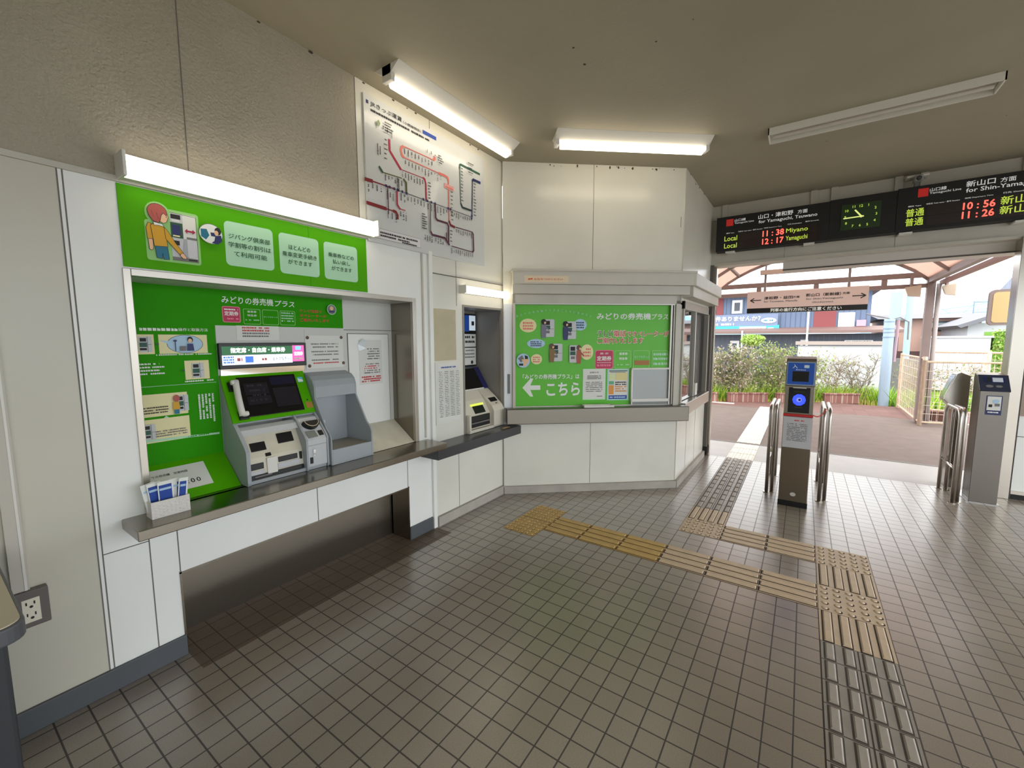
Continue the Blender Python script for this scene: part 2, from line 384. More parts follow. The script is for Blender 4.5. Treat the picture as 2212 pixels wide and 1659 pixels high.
# rust and dirt marks along the ceiling joint
b = MB(); r = random.Random(3)
rust = M('rust_spot', (70,52,44), .8)
for k in range(16):
    u = r.uniform(.05, 1.7); s = r.uniform(.003, .008)
    b.ball(F(u, 3.14-r.uniform(0, .015), .001), s, s, s*r.uniform(.6, 2), rust, 6, 4)
for k in range(8):
    y = r.uniform(2.0, 3.0); s = r.uniform(.003, .007); b.ball((-1.169, y, 3.14-r.uniform(0, .02)), s*.4, s, s*1.5, rust, 6, 4)
for k in range(9):
    y = r.uniform(-1.8, .6); s = r.uniform(.004, .010); b.ball((XL+.001, y, 3.142), s*.5, s*1.6, s*.7, rust, 6, 4)
for k in range(26):
    s = r.uniform(.002, .006); b.ball((r.uniform(-2, 2), r.uniform(-1.6, 3), 3.15), s*r.uniform(.5, 2.2), s*r.uniform(.5, 2.2), .0012, rust, 6, 4)
struct(b, 'trim_rust_spots')
# ---- booth side
XB = -1.173; YB = 1.92; YC = 3.36
b = MB()
b.box(XB-.02, XB, YB, YC, 0, .83, panel2); b.box(XB-.02, XB, YB, YC+.06, 1.86, 3.15, panel2)
b.box(XB-.02, XB, YB, 2.0, .83, 1.88, panel2); b.box(XB-.02, XB, 3.28, YC, .83, 1.88, panel2)
for y in (2.35, 2.8): b.box(XB-.001, XB+.0012, y-.002, y+.002, .08, .76, seam)
struct(b, 'wall_booth')
b = MB(); b.box(XB, XB+.03, YB-.02, YC, 0, .075, concrete); struct(b, 'baseboard_booth', bevel=.003)
# inside of the booth, seen only through the side window
b = MB(); bi = M('booth_inside', (120,118,112), .7); b.box(-3.6, -3.5, 1.0, 3.6, 0, 3.1, bi); b.box(-3.5, -1.2, 3.42, 3.5, 0, 3.1, bi); b.box(-3.5, -1.3, 2.2, 3.42, .0, .05, bi); b.box(-3.5, -1.2, 1.9, 3.42, 2.6, 2.7, bi)
struct(b, 'wall_booth_inside')
# ---- front wall: the beam over the gateway, its jambs
b = MB(); YD = 3.40
b.box(-1.2, 3.4, YD, YD+.10, 2.44, 3.15, frame_w)
for x in (-1.04, -.15, .03, .55, .74, 1.42, 1.62): b.box(x-.03, x+.03, YD-.025, YD, 2.60, 3.15, frame_w)
b.box(-1.2, 3.4, YD-.02, YD, 2.975, 2.99, frame_w); b.box(-1.2, 3.4, YD-.03, YD+.10, 2.425, 2.455, frame_w)
for x in (-.40, .56): b.box(x-.0015, x+.0015, YD-.0015, YD, 2.455, 2.95, seam)
struct(b, 'wall_front')
b = MB(); b.box(-.41, 2.4, YD+.12, YD+.40, 2.33, 2.46, M('shutter_housing', (206,200,192), .5)); b.box(-.41, 2.4, YD+.11, YD+.13, 2.325, 2.34, M('shutter_slot', (90,84,80), .6)); b.box(-1.15, -.41, YD+.1, YD+.3, 2.44, 2.50, frame_w); struct(b, 'trim_5', bevel=.004)
jm = M('jamb_steel', (186,178,166), .27, 1.0)
b = MB(); b.box(1.43, 1.53, YD-.06, YD+.10, 0, 2.44, jm); b.box(1.53, 1.545, YD-.04, YD+.08, 0, 2.44, M('jamb_gasket', (58,52,48), .6)); struct(b, 'door_1', bevel=.003)
b = MB(); b.box(-1.19, -1.13, YC, YD+.10, 0, 2.44, M('jamb_dark', (96,90,84), .4)); b.box(-1.13, -1.105, YD+.02, YD+.10, 0, 2.44, jm); b.box(-1.165, -1.115, YC-.015, YC, .02, .13, blackm); struct(b, 'door_2', bevel=.002)
b = MB(); b.box(1.545, 3.4, YD-.02, YD+.06, .08, .82, panel); b.box(1.545, 3.4, YD-.02, YD+.06, .82, 2.44, panel2); b.box(1.545, 3.4, YD-.03, YD+.07, 0, .05, blackm); b.box(1.545, 3.4, YD-.023, YD-.02, .60, .606, seam)
b.box(1.545, 3.4, YD-.035, YD-.02, .80, 2.44, M('taupe_shutter', (160,142,126), .5)); b.box(1.545, 3.4, YD-.04, YD+.02, .05, .08, jm)
struct(b, 'wall_front_right')
# ---- the sides of the room behind the viewer: glazed entrance left open to daylight
b = MB()
b.box(3.3, 3.4, -5, 3.4, 2.65, 3.15, panel2)
for y in (-5, -2.2, .6, 3.3): b.box(3.3, 3.4, y, y+.08, 0, 2.65, jm)
struct(b, 'wall_right')
b = MB(); b.box(-2.9, 3.4, -5.1, -5, 2.5, 3.15, panel2); b.box(-2.9, 1.6, -5.1, -5, 0, 2.5, panel2)
for x in (3.3,): b.box(x, x+.1, -5.1, -5, 0, 2.5, jm)
struct(b, 'wall_rear')
b = MB(); b.box(-12, 30, -25, 4.4, -.5, -.13, M('forecourt', (150,148,144), .9)); struct(b, 'ground_forecourt')
# ================================================================ windows of the booth
alu = M('aluminium_sash', (172,168,158), .35, .6)
F = FB()
b = MB()
for u0, u1, z0, z1 in ((.085, .112, .86, 1.95), (1.70, 1.745, .86, 1.95), (.085, 1.745, 1.865, 1.95)): b.obox(F, u0, u1, z0, z1, -.01, .035, frame_w)
for u0, u1, z0, z1 in ((1.655, 1.672, .87, 1.86), (1.685, 1.70, .87, 1.86)): b.obox(F, u0, u1, z0, z1, -.01, .02, alu)
b.obox(F, .112, 1.70, 1.853, 1.866, -.01, .025, alu)
wf = b.build('window_1', bevel=.002, kind='structure')
b = MB(); b.obox(F, .112, 1.70, .87, 1.86, -.03, -.02, M('booth_blind', (120,122,120), .6)); b.build('backing', wf)
b = MB()      # little serving hatch at lower right
for u0, u1, z0, z1 in ((1.27, 1.285, .875, 1.235), (1.655, 1.668, .875, 1.235), (1.27, 1.668, 1.222, 1.238), (1.27, 1.668, .90, .93)): b.obox(F, u0, u1, z0, z1, -.018, .022, lamp_w)
h = b.build('hatch_frame', wf, bevel=.001)
b = MB(); b.obox(F, 1.285, 1.655, .93, 1.222, -.012, 0, M('hatch_glass', (170,176,178), .12, spec=.8)); b.obox(F, 1.27, 1.668, .872, .90, -.018, .015, M('hatch_sill', (140,142,140), .4)); b.build('hatch_pane', wf)
b = MB(); b.obox(F, .005, .083, .86, 1.86, .001, .012, M('white_cover_strip', (228,232,236), .3)); b.obox(F, .036, .062, 1.0, 1.19, .012, .015, M('grey_grille', (120,122,122), .5)); struct(b, 'trim_6', bevel=.002)
# side window
b = MB()
for y0, y1, z0, z1 in ((1.95, 2.0, .86, 1.90), (3.27, 3.33, .86, 1.90), (1.95, 3.33, 1.82, 1.90), (2.52, 2.57, .88, 1.82)): b.box(XB-.03, XB+.02, y0, y1, z0, z1, alu)
wf2 = b.build('window_2', bevel=.002, kind='structure')
b = MB(); b.box(XB-.012, XB-.006, 2.0, 2.52, .88, 1.82, glass_mat('window_glass', alpha=.35)); b.build('pane', wf2)
b = MB(); b.box(XB-.06, XB-.05, 1.98, 2.54, .86, 1.84, M('window_blind', (196,200,198), .6)); b.build('blind', wf2)
b = MB(); cm = M('dark_grey_louvre', (104,100,94), .5)
for k in range(8): b.box(XB-.09, XB-.06, 2.60+k*.083, 2.66+k*.083, .87, 1.82, cm)
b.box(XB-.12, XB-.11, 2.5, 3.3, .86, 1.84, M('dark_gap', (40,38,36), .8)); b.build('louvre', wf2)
b = MB(); b.box(XB, XB+.03, 2.60, 2.70, .885, 1.02, lamp_w); b.build('latch_box', wf2, bevel=.004)
# roller shutter boxes over the two windows
b = MB()
b.obox(F, .08, L+.06, 2.03, 2.15, 0, .135, frame_w); b.obox(F, .08, L+.04, 1.945, 2.03, 0, .105, frame_w); b.obox(F, .07, L+.09, 2.145, 2.165, 0, .145, frame_w)
tag(b.build('shutter_box', bevel=.004), 'long cream roller shutter box over the green serving window poster', 'shutter box')
b = MB()
b.prism([(XB, 1.86, 2.03), (XB+.02, 1.80, 2.03), (-1.03, 1.87, 2.03), (-1.03, 3.34, 2.03), (XB, 3.34, 2.03)], (0, 0, .12), frame_w)
b.prism([(XB, 1.88, 1.93), (-1.06, 1.90, 1.93), (-1.06, 3.34, 1.93), (XB, 3.34, 1.93)], (0, 0, .10), frame_w)
tag(b.build('shutter_box', bevel=.004), 'cream roller shutter box over the side window next to the gateway', 'shutter box')
# counters of the booth
b = MB()
b.obox(F, .02, L+.07, .715, .862, 0, .125, sill_s)
tag(b.build('serving_counter', bevel=.006), 'deep brushed steel sill counter below the green window poster', 'counter')
b = MB(); b.box(XB, XB+.07, 1.97, 3.22, .745, .872, brushed('pale_steel', (206,202,196), .3)); tag(b.build('window_sill_counter', bevel=.005), 'pale steel sill below the side window beside the gateway', 'counter')
b = MB(); b.obox(F, .77, 1.07, .863, .872, .03, .115, lamp_w); b.obox(F, .77, 1.07, .872, .885, .03, .036, lamp_w); b.obox(F, .77, 1.07, .872, .885, .109, .115, lamp_w)
b.obox(F, .77, .776, .872, .885, .036, .109, lamp_w); b.obox(F, 1.064, 1.07, .872, .885, .036, .109, lamp_w)
tag(b.build('coin_tray', bevel=.003), 'small white money tray on the steel sill under the green poster', 'tray')
# main ticket counter and black counter
b = MB(); b.box(-2.60, -2.335, -2.035, -.215, .70, .745, steel2); b.box(-2.789, -2.60, -1.93, -.335, .70, .745, steel2)
tag(b.build('ticket_counter', bevel=.004), 'long stainless steel counter shelf carrying the big green ticket machine', 'counter')
b = MB(); b.prism([(-2.57, -.29, .618), (-2.36, -.29, .618), (-2.36, .84, .618), (-2.47, .84, .618), (-2.57, .77, .618)], (0, 0, .080), blackst); b.box(-2.879, -2.57, .233, .786, .652, .698, blackst)
tag(b.build('black_counter', bevel=.004), 'black counter shelf under the small ticket machine in the corner', 'counter')
# ================================================================ TACTILE PAVING
t_y = M('tactile_yellow', (192,160,98), .5, noise=.14, nscale=14); t_yd = M('tactile_yellow_dark', (82,62,28), .7)  # second tone: darker colour for block joints and rims of bars and studs
t_b = M('tactile_beige', (202,180,152), .5, noise=.10, nscale=14); t_bd = M('tactile_beige_dark', (52,38,30), .7)
t_p = M('tactile_pale', (238,234,222), .6, noise=.06, nscale=14); t_pd = M('tactile_pale_dark', (206,200,184), .7)
t_g = M('tactile_grey', (150,144,135), .4, noise=.10, nscale=18); t_gd = M('tactile_grey_dark', (72,64,58), .7); t_gb = M('tactile_grey_bar', (164,156,145), .5, noise=.08, nscale=22)
def bar(mb, x0, x1, y0, y1, mat, darker, z=.0022, h=.0055):
    mb.box(x0-.007, x1+.005, y0-.008, y1+.005, z-.001, z+.0003, darker)  # darker ring round the bar, wider on the near and left sides
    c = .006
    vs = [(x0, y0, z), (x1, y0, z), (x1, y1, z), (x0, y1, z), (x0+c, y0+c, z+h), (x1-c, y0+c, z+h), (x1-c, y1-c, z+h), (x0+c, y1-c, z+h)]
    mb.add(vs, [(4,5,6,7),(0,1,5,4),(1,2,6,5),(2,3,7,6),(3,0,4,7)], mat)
def dot(mb, x, y, mat, darker, r=.016, z=.0022, h=.006):
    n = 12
    mb.face([(x+.0045+1.15*r*cos(2*pi*k/n), y-.0035+1.15*r*sin(2*pi*k/n), z+.0002) for k in range(n)], darker)  # darker disc under the stud, shifted right and towards the viewer
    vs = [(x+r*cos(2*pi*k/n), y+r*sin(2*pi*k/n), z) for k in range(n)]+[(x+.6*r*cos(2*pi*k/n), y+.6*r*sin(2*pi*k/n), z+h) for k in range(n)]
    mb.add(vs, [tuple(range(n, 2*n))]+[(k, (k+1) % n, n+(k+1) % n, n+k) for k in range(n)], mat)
def t_block(kind, x, y, mat, darker, label, group, s=.3, nd=5):
    mb = MB(); e = .0015
    mb.box(x, x+s, y, y+s, -.0005, .0012, darker); mb.box(x+e, x+s-e, y+e, y+s-e, 0, .0022, mat)
    if kind == 'dots':
        for i in range(nd):
            for j in range(nd): dot(mb, x+s*(i+.5)/nd, y+s*(j+.5)/nd, mat, darker, r=.0155 if nd < 6 else .012)
    elif kind == 'x':
        for j in range(4):
            yc = y+s*(j+.5)/4; bar(mb, x+.008, x+s-.008, yc-.021, yc+.021, mat, darker)
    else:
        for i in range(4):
            xc = x+s*(i+.5)/4; bar(mb, xc-.019, xc+.019, y+.008, y+s-.008, mat, darker)
    return tag(mb.build('tactile_block'), label, 'tactile paving', group)
names = ['first', 'second', 'third', 'fourth', 'fifth', 'sixth']
for k in range(6):
    x = -.3-.3*k; near = k < 3
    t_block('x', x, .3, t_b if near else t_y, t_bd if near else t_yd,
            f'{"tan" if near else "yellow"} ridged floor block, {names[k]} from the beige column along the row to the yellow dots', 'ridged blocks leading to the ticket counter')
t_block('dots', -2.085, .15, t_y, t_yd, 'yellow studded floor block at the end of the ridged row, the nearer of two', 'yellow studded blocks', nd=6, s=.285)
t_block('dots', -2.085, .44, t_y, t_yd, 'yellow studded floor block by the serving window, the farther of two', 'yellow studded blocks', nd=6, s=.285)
t_block('x', -.3, .9, t_b, t_bd, 'beige ridged floor block next to the studded beige column, right of a short pair', 'short pair of ridged blocks')
t_block('x', -.6, .9, t_b, t_bd, 'beige ridged floor block beside the far studded block, left of a short pair', 'short pair of ridged blocks')
t_block('dots', -.9, .9, t_b, t_bd, 'beige studded floor block at the near end of the grey strip to the gate', 'beige studded blocks')
t_block('y', -.9, 1.2, t_b, t_bd, 'beige ridged floor block between a studded block and the grey tiles towards the gate', 'beige lengthwise ridged blocks', s=.3)
for j, (kd, lb) in enumerate((('y', 'beige ridged floor block touching the big grey tactile tiles in the foreground'), ('dots', 'beige studded floor block where the long ridged row joins the column'), ('y', 'beige ridged floor block between two studded blocks of the column'), ('dots', 'beige studded floor block at the far end of the right-hand column'))):
    t_block(kd, 0, .3*j, t_b, t_bd, lb, 'beige lengthwise ridged blocks' if kd == 'y' else 'beige studded blocks')
# grey tiles with two raised bars
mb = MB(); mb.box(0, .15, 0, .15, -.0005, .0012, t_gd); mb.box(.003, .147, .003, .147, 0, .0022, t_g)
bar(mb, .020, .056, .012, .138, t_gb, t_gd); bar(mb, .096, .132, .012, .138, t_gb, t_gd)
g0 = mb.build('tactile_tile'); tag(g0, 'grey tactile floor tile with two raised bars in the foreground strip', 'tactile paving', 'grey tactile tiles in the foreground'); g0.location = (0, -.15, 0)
def gt(x, y, lb, grp):
    o = g0.copy(); C.objects.link(o); o.location = (x, y, 0); o['label'] = lb; o['group'] = grp
for k in range(8):
    for i in range(2):
        if k or i: gt(.15*i, -.15*(k+1), 'grey tactile floor tile with two raised bars in the foreground strip', 'grey tactile tiles in the foreground')
for k in range(13):
    for i in range(2): gt(-.9+.15*i, 1.5+.15*k, 'grey tactile floor tile with two raised bars leading past the ticket gate', 'grey tactile tiles beside the gate')
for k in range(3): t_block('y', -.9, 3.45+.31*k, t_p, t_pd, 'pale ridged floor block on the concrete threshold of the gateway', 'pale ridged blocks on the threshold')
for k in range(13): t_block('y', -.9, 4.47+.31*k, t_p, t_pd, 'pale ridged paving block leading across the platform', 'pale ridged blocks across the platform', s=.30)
# ================================================================ LEFT WALL
F = FA()
# --- green banner over the alcove
root = thing('green_banner', 'wide green wall panel with a cartoon ticket buyer and three mint text boxes', 'sign', (XL, -1.95, 1.83))
mb = MB(); mb.box(XL, XL+.006, -1.949, -.725, 1.832, 2.172, greenb); mb.build('panel', root)
FP = FA(XL+.006)
p = Print(FP)
p.rect(-1.1195, -1.1165, 1.832, 2.172, greend)
for u0, u1, v0, v1 in ((-1.556, -1.322, 1.892, 2.108), (-1.291, -1.060, 1.887, 2.105), (-1.028, -.797, 1.886, 2.105)): p.rr(u0, u1, v0, v1, .022, mint)
p.build('text_boxes', root)
p = Print(FP, d0=.003)
for s, u, v, wd in (('ジパング倶楽部', -1.439, 2.024, .20), ('学割等の割引は', -1.439, 1.983, .205), ('て利用可能', -1.439, 1.940, .16), ('ほとんどの', -1.176, 2.022, .125), ('乗車変更手続き', -1.176, 1.982, .20), ('ができます', -1.176, 1.942, .14), ('乗車券などの', -.913, 2.020, .175), ('払い戻し', -.913, 1.982, .12), ('ができます', -.913, 1.942, .14)):
    p.text(s, u, v, .026, dkgreen, wd, .012, 'C')
p.build('lettering', root)
p = Print(FP, d0=.0015, step=.0002)      # the cartoon
def pl_(pts, mat, wd=.0016):
    p.poly(pts, mat); p.line(list(pts)+[pts[0]], wd, ink)
hal = M('halo_green', (150,206,120), .5)
p.rr(-1.868, -1.664, 1.872, 2.045, .012, hal); p.ell(-1.818, 2.078, .046, .050, hal); p.rr(-1.785, -1.664, 1.88, 2.106, .012, hal)
p.rect(-1.775, -1.675, 1.884, 2.094, paper); p.rect(-1.775, -1.727, 1.884, 2.094, grey_l); p.line([(-1.775,2.094),(-1.675,2.090),(-1.675,1.884),(-1.775,1.884)], .0016, ink)
p.rect(-1.772, -1.735, 2.068, 2.088, ink); p.rect(-1.768, -1.740, 2.058, 2.064, paper); p.rect(-1.775, -1.729, 1.985, 2.052, dkgreen); p.rect(-1.770, -1.738, 1.998, 2.042, navy); p.rect(-1.768, -1.742, 1.990, 1.996, cream)
p.rect(-1.768, -1.745, 1.952, 1.972, ink); p.poly([(-1.727,1.985),(-1.718,1.985),(-1.712,1.892),(-1.738,1.892)], grey_m); p.rect(-1.716, -1.676, 1.985, 1.995, gink); p.rect(-1.716, -1.677, 1.905, 1.983, M('pale_grey_print', (206,206,210), .5)); p.rect(-1.775, -1.675, 1.884, 1.899, gink); p.rect(-1.715, -1.68, 1.888, 1.895, ink)
p.poly([(-1.722,2.022),(-1.712,2.033),(-1.712,2.026),(-1.692,2.026),(-1.692,2.033),(-1.680,2.022),(-1.692,2.011),(-1.692,2.018),(-1.712,2.018),(-1.712,2.011)], crimson)
# woman seen from behind
pl_([(-1.864,2.010),(-1.856,2.032),(-1.846,2.030),(-1.842,1.965),(-1.852,1.957),(-1.862,1.965)], mustard); pl_([(-1.860,1.962),(-1.844,1.964),(-1.843,1.925),(-1.849,1.914),(-1.858,1.918)], skin)
pl_([(-1.838,1.940),(-1.793,1.940),(-1.789,1.882),(-1.810,1.880),(-1.813,1.905),(-1.816,1.882),(-1.834,1.884)], teal)
pl_([(-1.848,2.022),(-1.838,2.030),(-1.806,2.028),(-1.797,2.018),(-1.792,1.938),(-1.840,1.934)], mustard)
pl_([(-1.800,2.022),(-1.790,2.012),(-1.762,1.960),(-1.734,1.918),(-1.744,1.904),(-1.772,1.940),(-1.797,1.972)], mustard); pl_([(-1.743,1.918),(-1.734,1.917),(-1.722,1.900),(-1.726,1.893),(-1.738,1.894),(-1.748,1.906)], skin)
pl_([(-1.838,2.038),(-1.806,2.034),(-1.800,2.022),(-1.818,2.026),(-1.836,2.024)], white)
pl_([(-1.812,2.080),(-1.800,2.088),(-1.785,2.080),(-1.782,2.066),(-1.785,2.058),(-1.790,2.044),(-1.802,2.038),(-1.816,2.046)], skin)
n_ = 18; hp = [(-1.821+.035*cos(2*pi*k/n_)*(1 if k < 9 else 1.0), 2.084+.034*sin(2*pi*k/n_)) for k in range(-1, 11)]+[(-1.850,2.060),(-1.838,2.042),(-1.818,2.036),(-1.812,2.050),(-1.808,2.070),(-1.800,2.082)]
pl_(hp, hair); p.line([(-1.835,2.060),(-1.842,2.085)], .0014, M('dark_auburn', (120,50,48), .5)); p.line([(-1.818,2.052),(-1.824,2.080)], .0014, M('dark_auburn', (120,50,48), .5)); p.rect(-1.7905, -1.7885, 2.064, 2.070, ink)
# operator in a round bubble
p.ell(-1.618, 2.028, .050, .047, gink); p.ell(-1.618, 2.028, .048, .045, white); p.poly([(-1.660,2.045),(-1.635,2.048),(-1.625,2.02),(-1.640,1.998),(-1.660,2.01)], teal); p.poly([(-1.62,2.035),(-1.600,2.036),(-1.598,2.018),(-1.618,2.018)], navy)
p.ell(-1.588, 2.045, .014, .018, ink); p.ell(-1.595, 2.036, .009, .012, skin); p.poly([(-1.600,2.022),(-1.575,2.028),(-1.572,2.0),(-1.590,1.984),(-1.618,1.986),(-1.605,1.998)], navy)
p.build('cartoon', root)
# --- fluorescent lamps
def wall_lamp(name, y0, y1, z0, z1, depth, label, switch=False):
    zc = (z0+z1)/2
    r_ = thing(name, label, 'lamp', (XL, y0, zc), 'fluorescent lamps')
    mb = MB(); mb.box(XL, XL+depth*.5, y0+.01, y1-.01, z0+.005, z1-.005, lamp_w); mb.box(XL, XL+depth, y0, y0+.012, z0, z1, lamp_w); mb.box(XL, XL+depth, y1-.012, y1, z0, z1, lamp_w); mb.build('housing', r_, bevel=.003)
    mb = MB(); n = 10; rr_ = (z1-z0)/2*.92
    sec = [(XL+depth*.5+.001, zc-rr_)]+[(XL+depth*.5+depth*.48*sin(pi*k/n), zc-rr_*cos(pi*k/n)) for k in range(1, n)]+[(XL+depth*.5+.001, zc+rr_)]
    mb.prism([(x, y0+.012, z) for x, z in sec], (0, y1-y0-.024, 0), tube_m); mb.build('tube', r_)
    return r_
wall_lamp('wall_lamp', -1.948, -.693, 2.182, 2.282, .11, 'long lit fluorescent lamp mounted above the green banner')
wall_lamp('wall_lamp', .185, .845, 1.905, 1.972, .075, 'short lit fluorescent lamp above the small ticket machine')
def ceil_lamp(cx, cy, ang, ln, label, lit=True):
    U = Vector((cos(ang), sin(ang), 0)); V = Vector((-sin(ang), cos(ang), 0)); O = Vector((cx, cy, 3.15))
    G = lambda u, v, d: O+U*u+V*v-Vector((0, 0, d))
    r_ = thing('ceiling_lamp', label, 'lamp', (cx, cy, 3.15), 'fluorescent lamps'); h = ln/2
    mb = MB()
    if lit:
        mb.prism([G(-h, -.11, 0), G(-h, .11, 0), G(-h, .03, .055), G(-h, -.03, .055)], U*ln, lamp_w); mb.obox(G, -h, -h+.03, -.04, .04, 0, .09, lamp_w); mb.obox(G, h-.03, h, -.04, .04, 0, .09, lamp_w)
        mb.build('housing', r_, bevel=.002)
        mb = MB(); mb.tube([G(-h+.045, 0, .08), G(h-.045, 0, .08)], .032, tube_m, 12); mb.build('tube', r_)
    else:
        mb.obox(G, -h, h, -.10, -.092, 0, .05, lamp_w); mb.obox(G, -h, h, .092, .10, 0, .05, lamp_w); mb.obox(G, -h, -h+.008, -.10, .10, 0, .05, lamp_w); mb.obox(G, h-.008, h, -.10, .10, 0, .05, lamp_w)
        mb.obox(G, -h+.01, h-.01, -.092, .092, .004, .01, frame_w); mb.build('housing', r_)
        mb = MB(); mb.tube([G(-h+.03, 0, .035), G(h-.03, 0, .035)], .014, M('unlit_tube', (206,200,190), .3), 10); mb.build('tube', r_)
ceil_lamp(-2.300, -.075, pi/2, 1.29, 'lit fluorescent ceiling lamp running above the route map')
ceil_lamp(-1.395, 1.02, math.atan2(1.13, 1.35), 1.28, 'lit fluorescent ceiling lamp in front of the booth wall')
ceil_lamp(.155, 1.575, 0, 1.26, 'unlit fluorescent lamp trough on the ceiling before the departure board', False)
# --- fare map
root = thing('route_map', 'large white railway fare map with coloured lines high on the left wall', 'map', (XL, -.7, 2.18))
mb = MB(); mb.box(XL+.002, XL+.016, -.712, .51, 2.165, 3.078, M('map_board', (212,214,212), .25, coat=.3)); mb.build('board', root, bevel=.001)
p = Print(FA(XL+.016))
p.rect(-.695, -.676, 3.020, 3.042, navy); p.rect(-.206, -.066, 3.018, 3.045, blue)
p.rect(-.69, -.25, 2.195, 2.262, gink); p.rect(-.688, -.252, 2.197, 2.260, M('map_box', (226,222,224), .4))
p.build('heading_marks', root)
p = Print(FA(XL+.016), d0=.0015)
p.text('JRきっぷ運賃', -.662, 3.012, .036, ink, .26, .008); p.text('（小郡線関係）', -.39, 3.014, .020, ink, .165, .01); p.dashes(-.66, -.14, 2.985, .014, ink, 4, .9)
p.dashes(-.67, -.28, 2.232, .012, ink, 5, .95); p.dashes(-.67, -.36, 2.212, .012, ink, 6, .95); p.dashes(-.43, -.29, 2.199, .010, ink, 7, .9)
p.build('lettering', root)
p = Print(FA(XL+.016), d0=.001)
W = .019
p.line([(-.517,2.865),(-.516,2.792),(-.423,2.70)], W, crimson); p.line([(-.423,2.70),(-.207,2.705)], .006, crimson); p.line([(-.215,2.707),(-.195,2.70),(-.187,2.67),(-.186,2.55)], W*.8, crimson)
p.line([(-.103,2.866),(-.088,2.88),(-.088,2.895)], W, salmon); p.line([(-.392,2.863),(-.41,2.85),(-.418,2.83),(-.41,2.80),(-.395,2.79)], W, salmon); p.line([(-.392,2.863),(-.15,2.868),(-.103,2.866)], .007, salmon); p.line([(-.395,2.79),(-.02,2.79)], .007, salmon)
p.line([(-.053,2.789),(.018,2.791),(.05,2.785),(.059,2.765)], W, salmon); p.line([(.059,2.77),(.058,2.45)], .012, salmon); p.line([(.058,2.46),(.075,2.43),(.122,2.424)], W, dred)
p.rect(.01, .12, 2.70, 2.735, M('salmon_box', (240,170,160), .5)); p.rect(.02, .11, 2.706, 2.714, salmon)
p.line([(.193,2.90),(.198,2.93),(.21,2.935),(.452,2.934)], W*.8, dkg2); p.line([(.193,2.90),(.201,2.62)], .007, dkg2); p.line([(.201,2.63),(.223,2.602),(.333,2.604)], W*.8, M('deep_green_line', (20,52,44), .5))
p.line([(.461,2.864),(.365,2.864),(.352,2.85)], W, navy); p.line([(.352,2.855),(.342,2.56)], .010, navy); p.line([(.342,2.57),(.335,2.535)], W, navy)
p.line([(-.612,2.66),(-.583,2.63)], W*.8, dkgreen); p.line([(-.583,2.63),(-.42,2.64)], .007, olive); p.line([(-.405,2.64),(-.38,2.622),(-.380,2.55)], W*.8, olive)
p.line([(-.729,2.545),(-.67,2.548)], W*1.2, dred); p.line([(-.67,2.548),(-.486,2.550)], .009, dred); p.line([(-.486,2.55),(.34,2.55)], .007, gink)
for u in (-.56,-.53,-.49,-.46,-.42,-.38,-.22,-.18,-.14,-.10,.045,.07): p.rect(u-.008, u+.008, 2.541, 2.559, navy)
p.line([(-.726,2.40),(-.57,2.399)], W*1.2, dred); p.line([(-.57,2.399),(-.51,2.399)], .008, dred); p.line([(-.51,2.40),(-.485,2.397),(-.472,2.38),(-.472,2.355)], W, dred)
p.line([(-.471,2.54),(-.471,2.45),(-.447,2.425)], W*.7, crimson); p.line([(-.45,2.427),(-.40,2.427)], .006, crimson); p.line([(-.55,2.55),(-.55,2.37)], .008, purple)
p.line([(-.103,2.545),(-.099,2.446),(-.08,2.432),(.029,2.433),(.043,2.412),(.040,2.29)], W*.8, purple)
p.line([(.122,2.424),(.33,2.427)], .007, purple); p.line([(.33,2.427),(.346,2.41),(.351,2.28),(.335,2.261)], W*.8, purple); p.line([(.335,2.262),(.075,2.266)], .007, purple)
p.line([(-.155,2.545),(-.158,2.33)], .014, gink); p.line([(-.158,2.335),(-.14,2.312),(-.002,2.314),(.046,2.271)], .016, purple); p.line([(.015,2.36),(.015,2.30),(.046,2.268)], .010, purple)
p.poly([(-.625,2.93),(-.61,2.95),(-.595,2.93),(-.612,2.90)], M('sage_print', (150,170,120), .5))
p.build('line_pattern', root)
p = Print(FA(XL+.016), d0=.004, step=.00005)
r = random.Random(11)
def stations(u0, u1, v, n, h=.05, up=False):
    for k in range(n):
        u = u0+(u1-u0)*k/max(1, n-1); L = h*r.uniform(.5, 1)
        p.vdashes(u-.004, v if up else v-L, v+L if up else v, .0085, ink if r.random() < .8 else gink, r.randint(0, 999))
def stations_h(u, v0, v1, n, L=.03):
    for k in range(n): p.dashes(u, u+L*r.uniform(.5, 1), v0+(v1-v0)*k/max(1, n-1), .0085, ink, r.randint(0, 999), .95)
stations(-.385,-.12,2.852,9); stations(-.38,-.03,2.776,12); stations(-.41,-.22,2.69,8); stations(-.56,-.42,2.625,6, .045); stations(-.70,-.60,2.535,4, .06); stations(-.55,-.50,2.53,3,.08); stations(-.43,-.21,2.538,8,.06); stations(-.17,.03,2.538,7,.06); stations(.09,.33,2.54,10,.045)
stations(.14,.33,2.415,8,.04); stations(.08,.34,2.255,11,.045); stations(-.55,-.48,2.385,3,.07); stations(-.44,-.39,2.415,3,.06); stations(-.21,-.14,2.30,4,.05); stations(-.10,-.02,2.30,4,.05); stations(-.62,-.60,2.80,2,.10); stations(-.57,-.50,2.93,3,.06); stations(-.17,-.05,2.92,4,.04); stations(-.45,-.46,2.63,3,.09)
stations_h(.20,2.65,2.90,11,.03); stations_h(.36,2.57,2.85,12,.035); stations_h(-.17,2.57,2.68,6,.03); stations_h(.075,2.47,2.68,8,.03); stations_h(-.24,2.34,2.44,7,.05); stations_h(-.57,2.72,2.84,5,.035); stations_h(.06,2.30,2.38,4,.03); stations_h(-.56,2.90,2.95,4,.08); stations_h(-.06,2.86,2.91,4,.06); stations_h(.29,2.90,2.97,3,.08)
p.build('station_lettering', root)
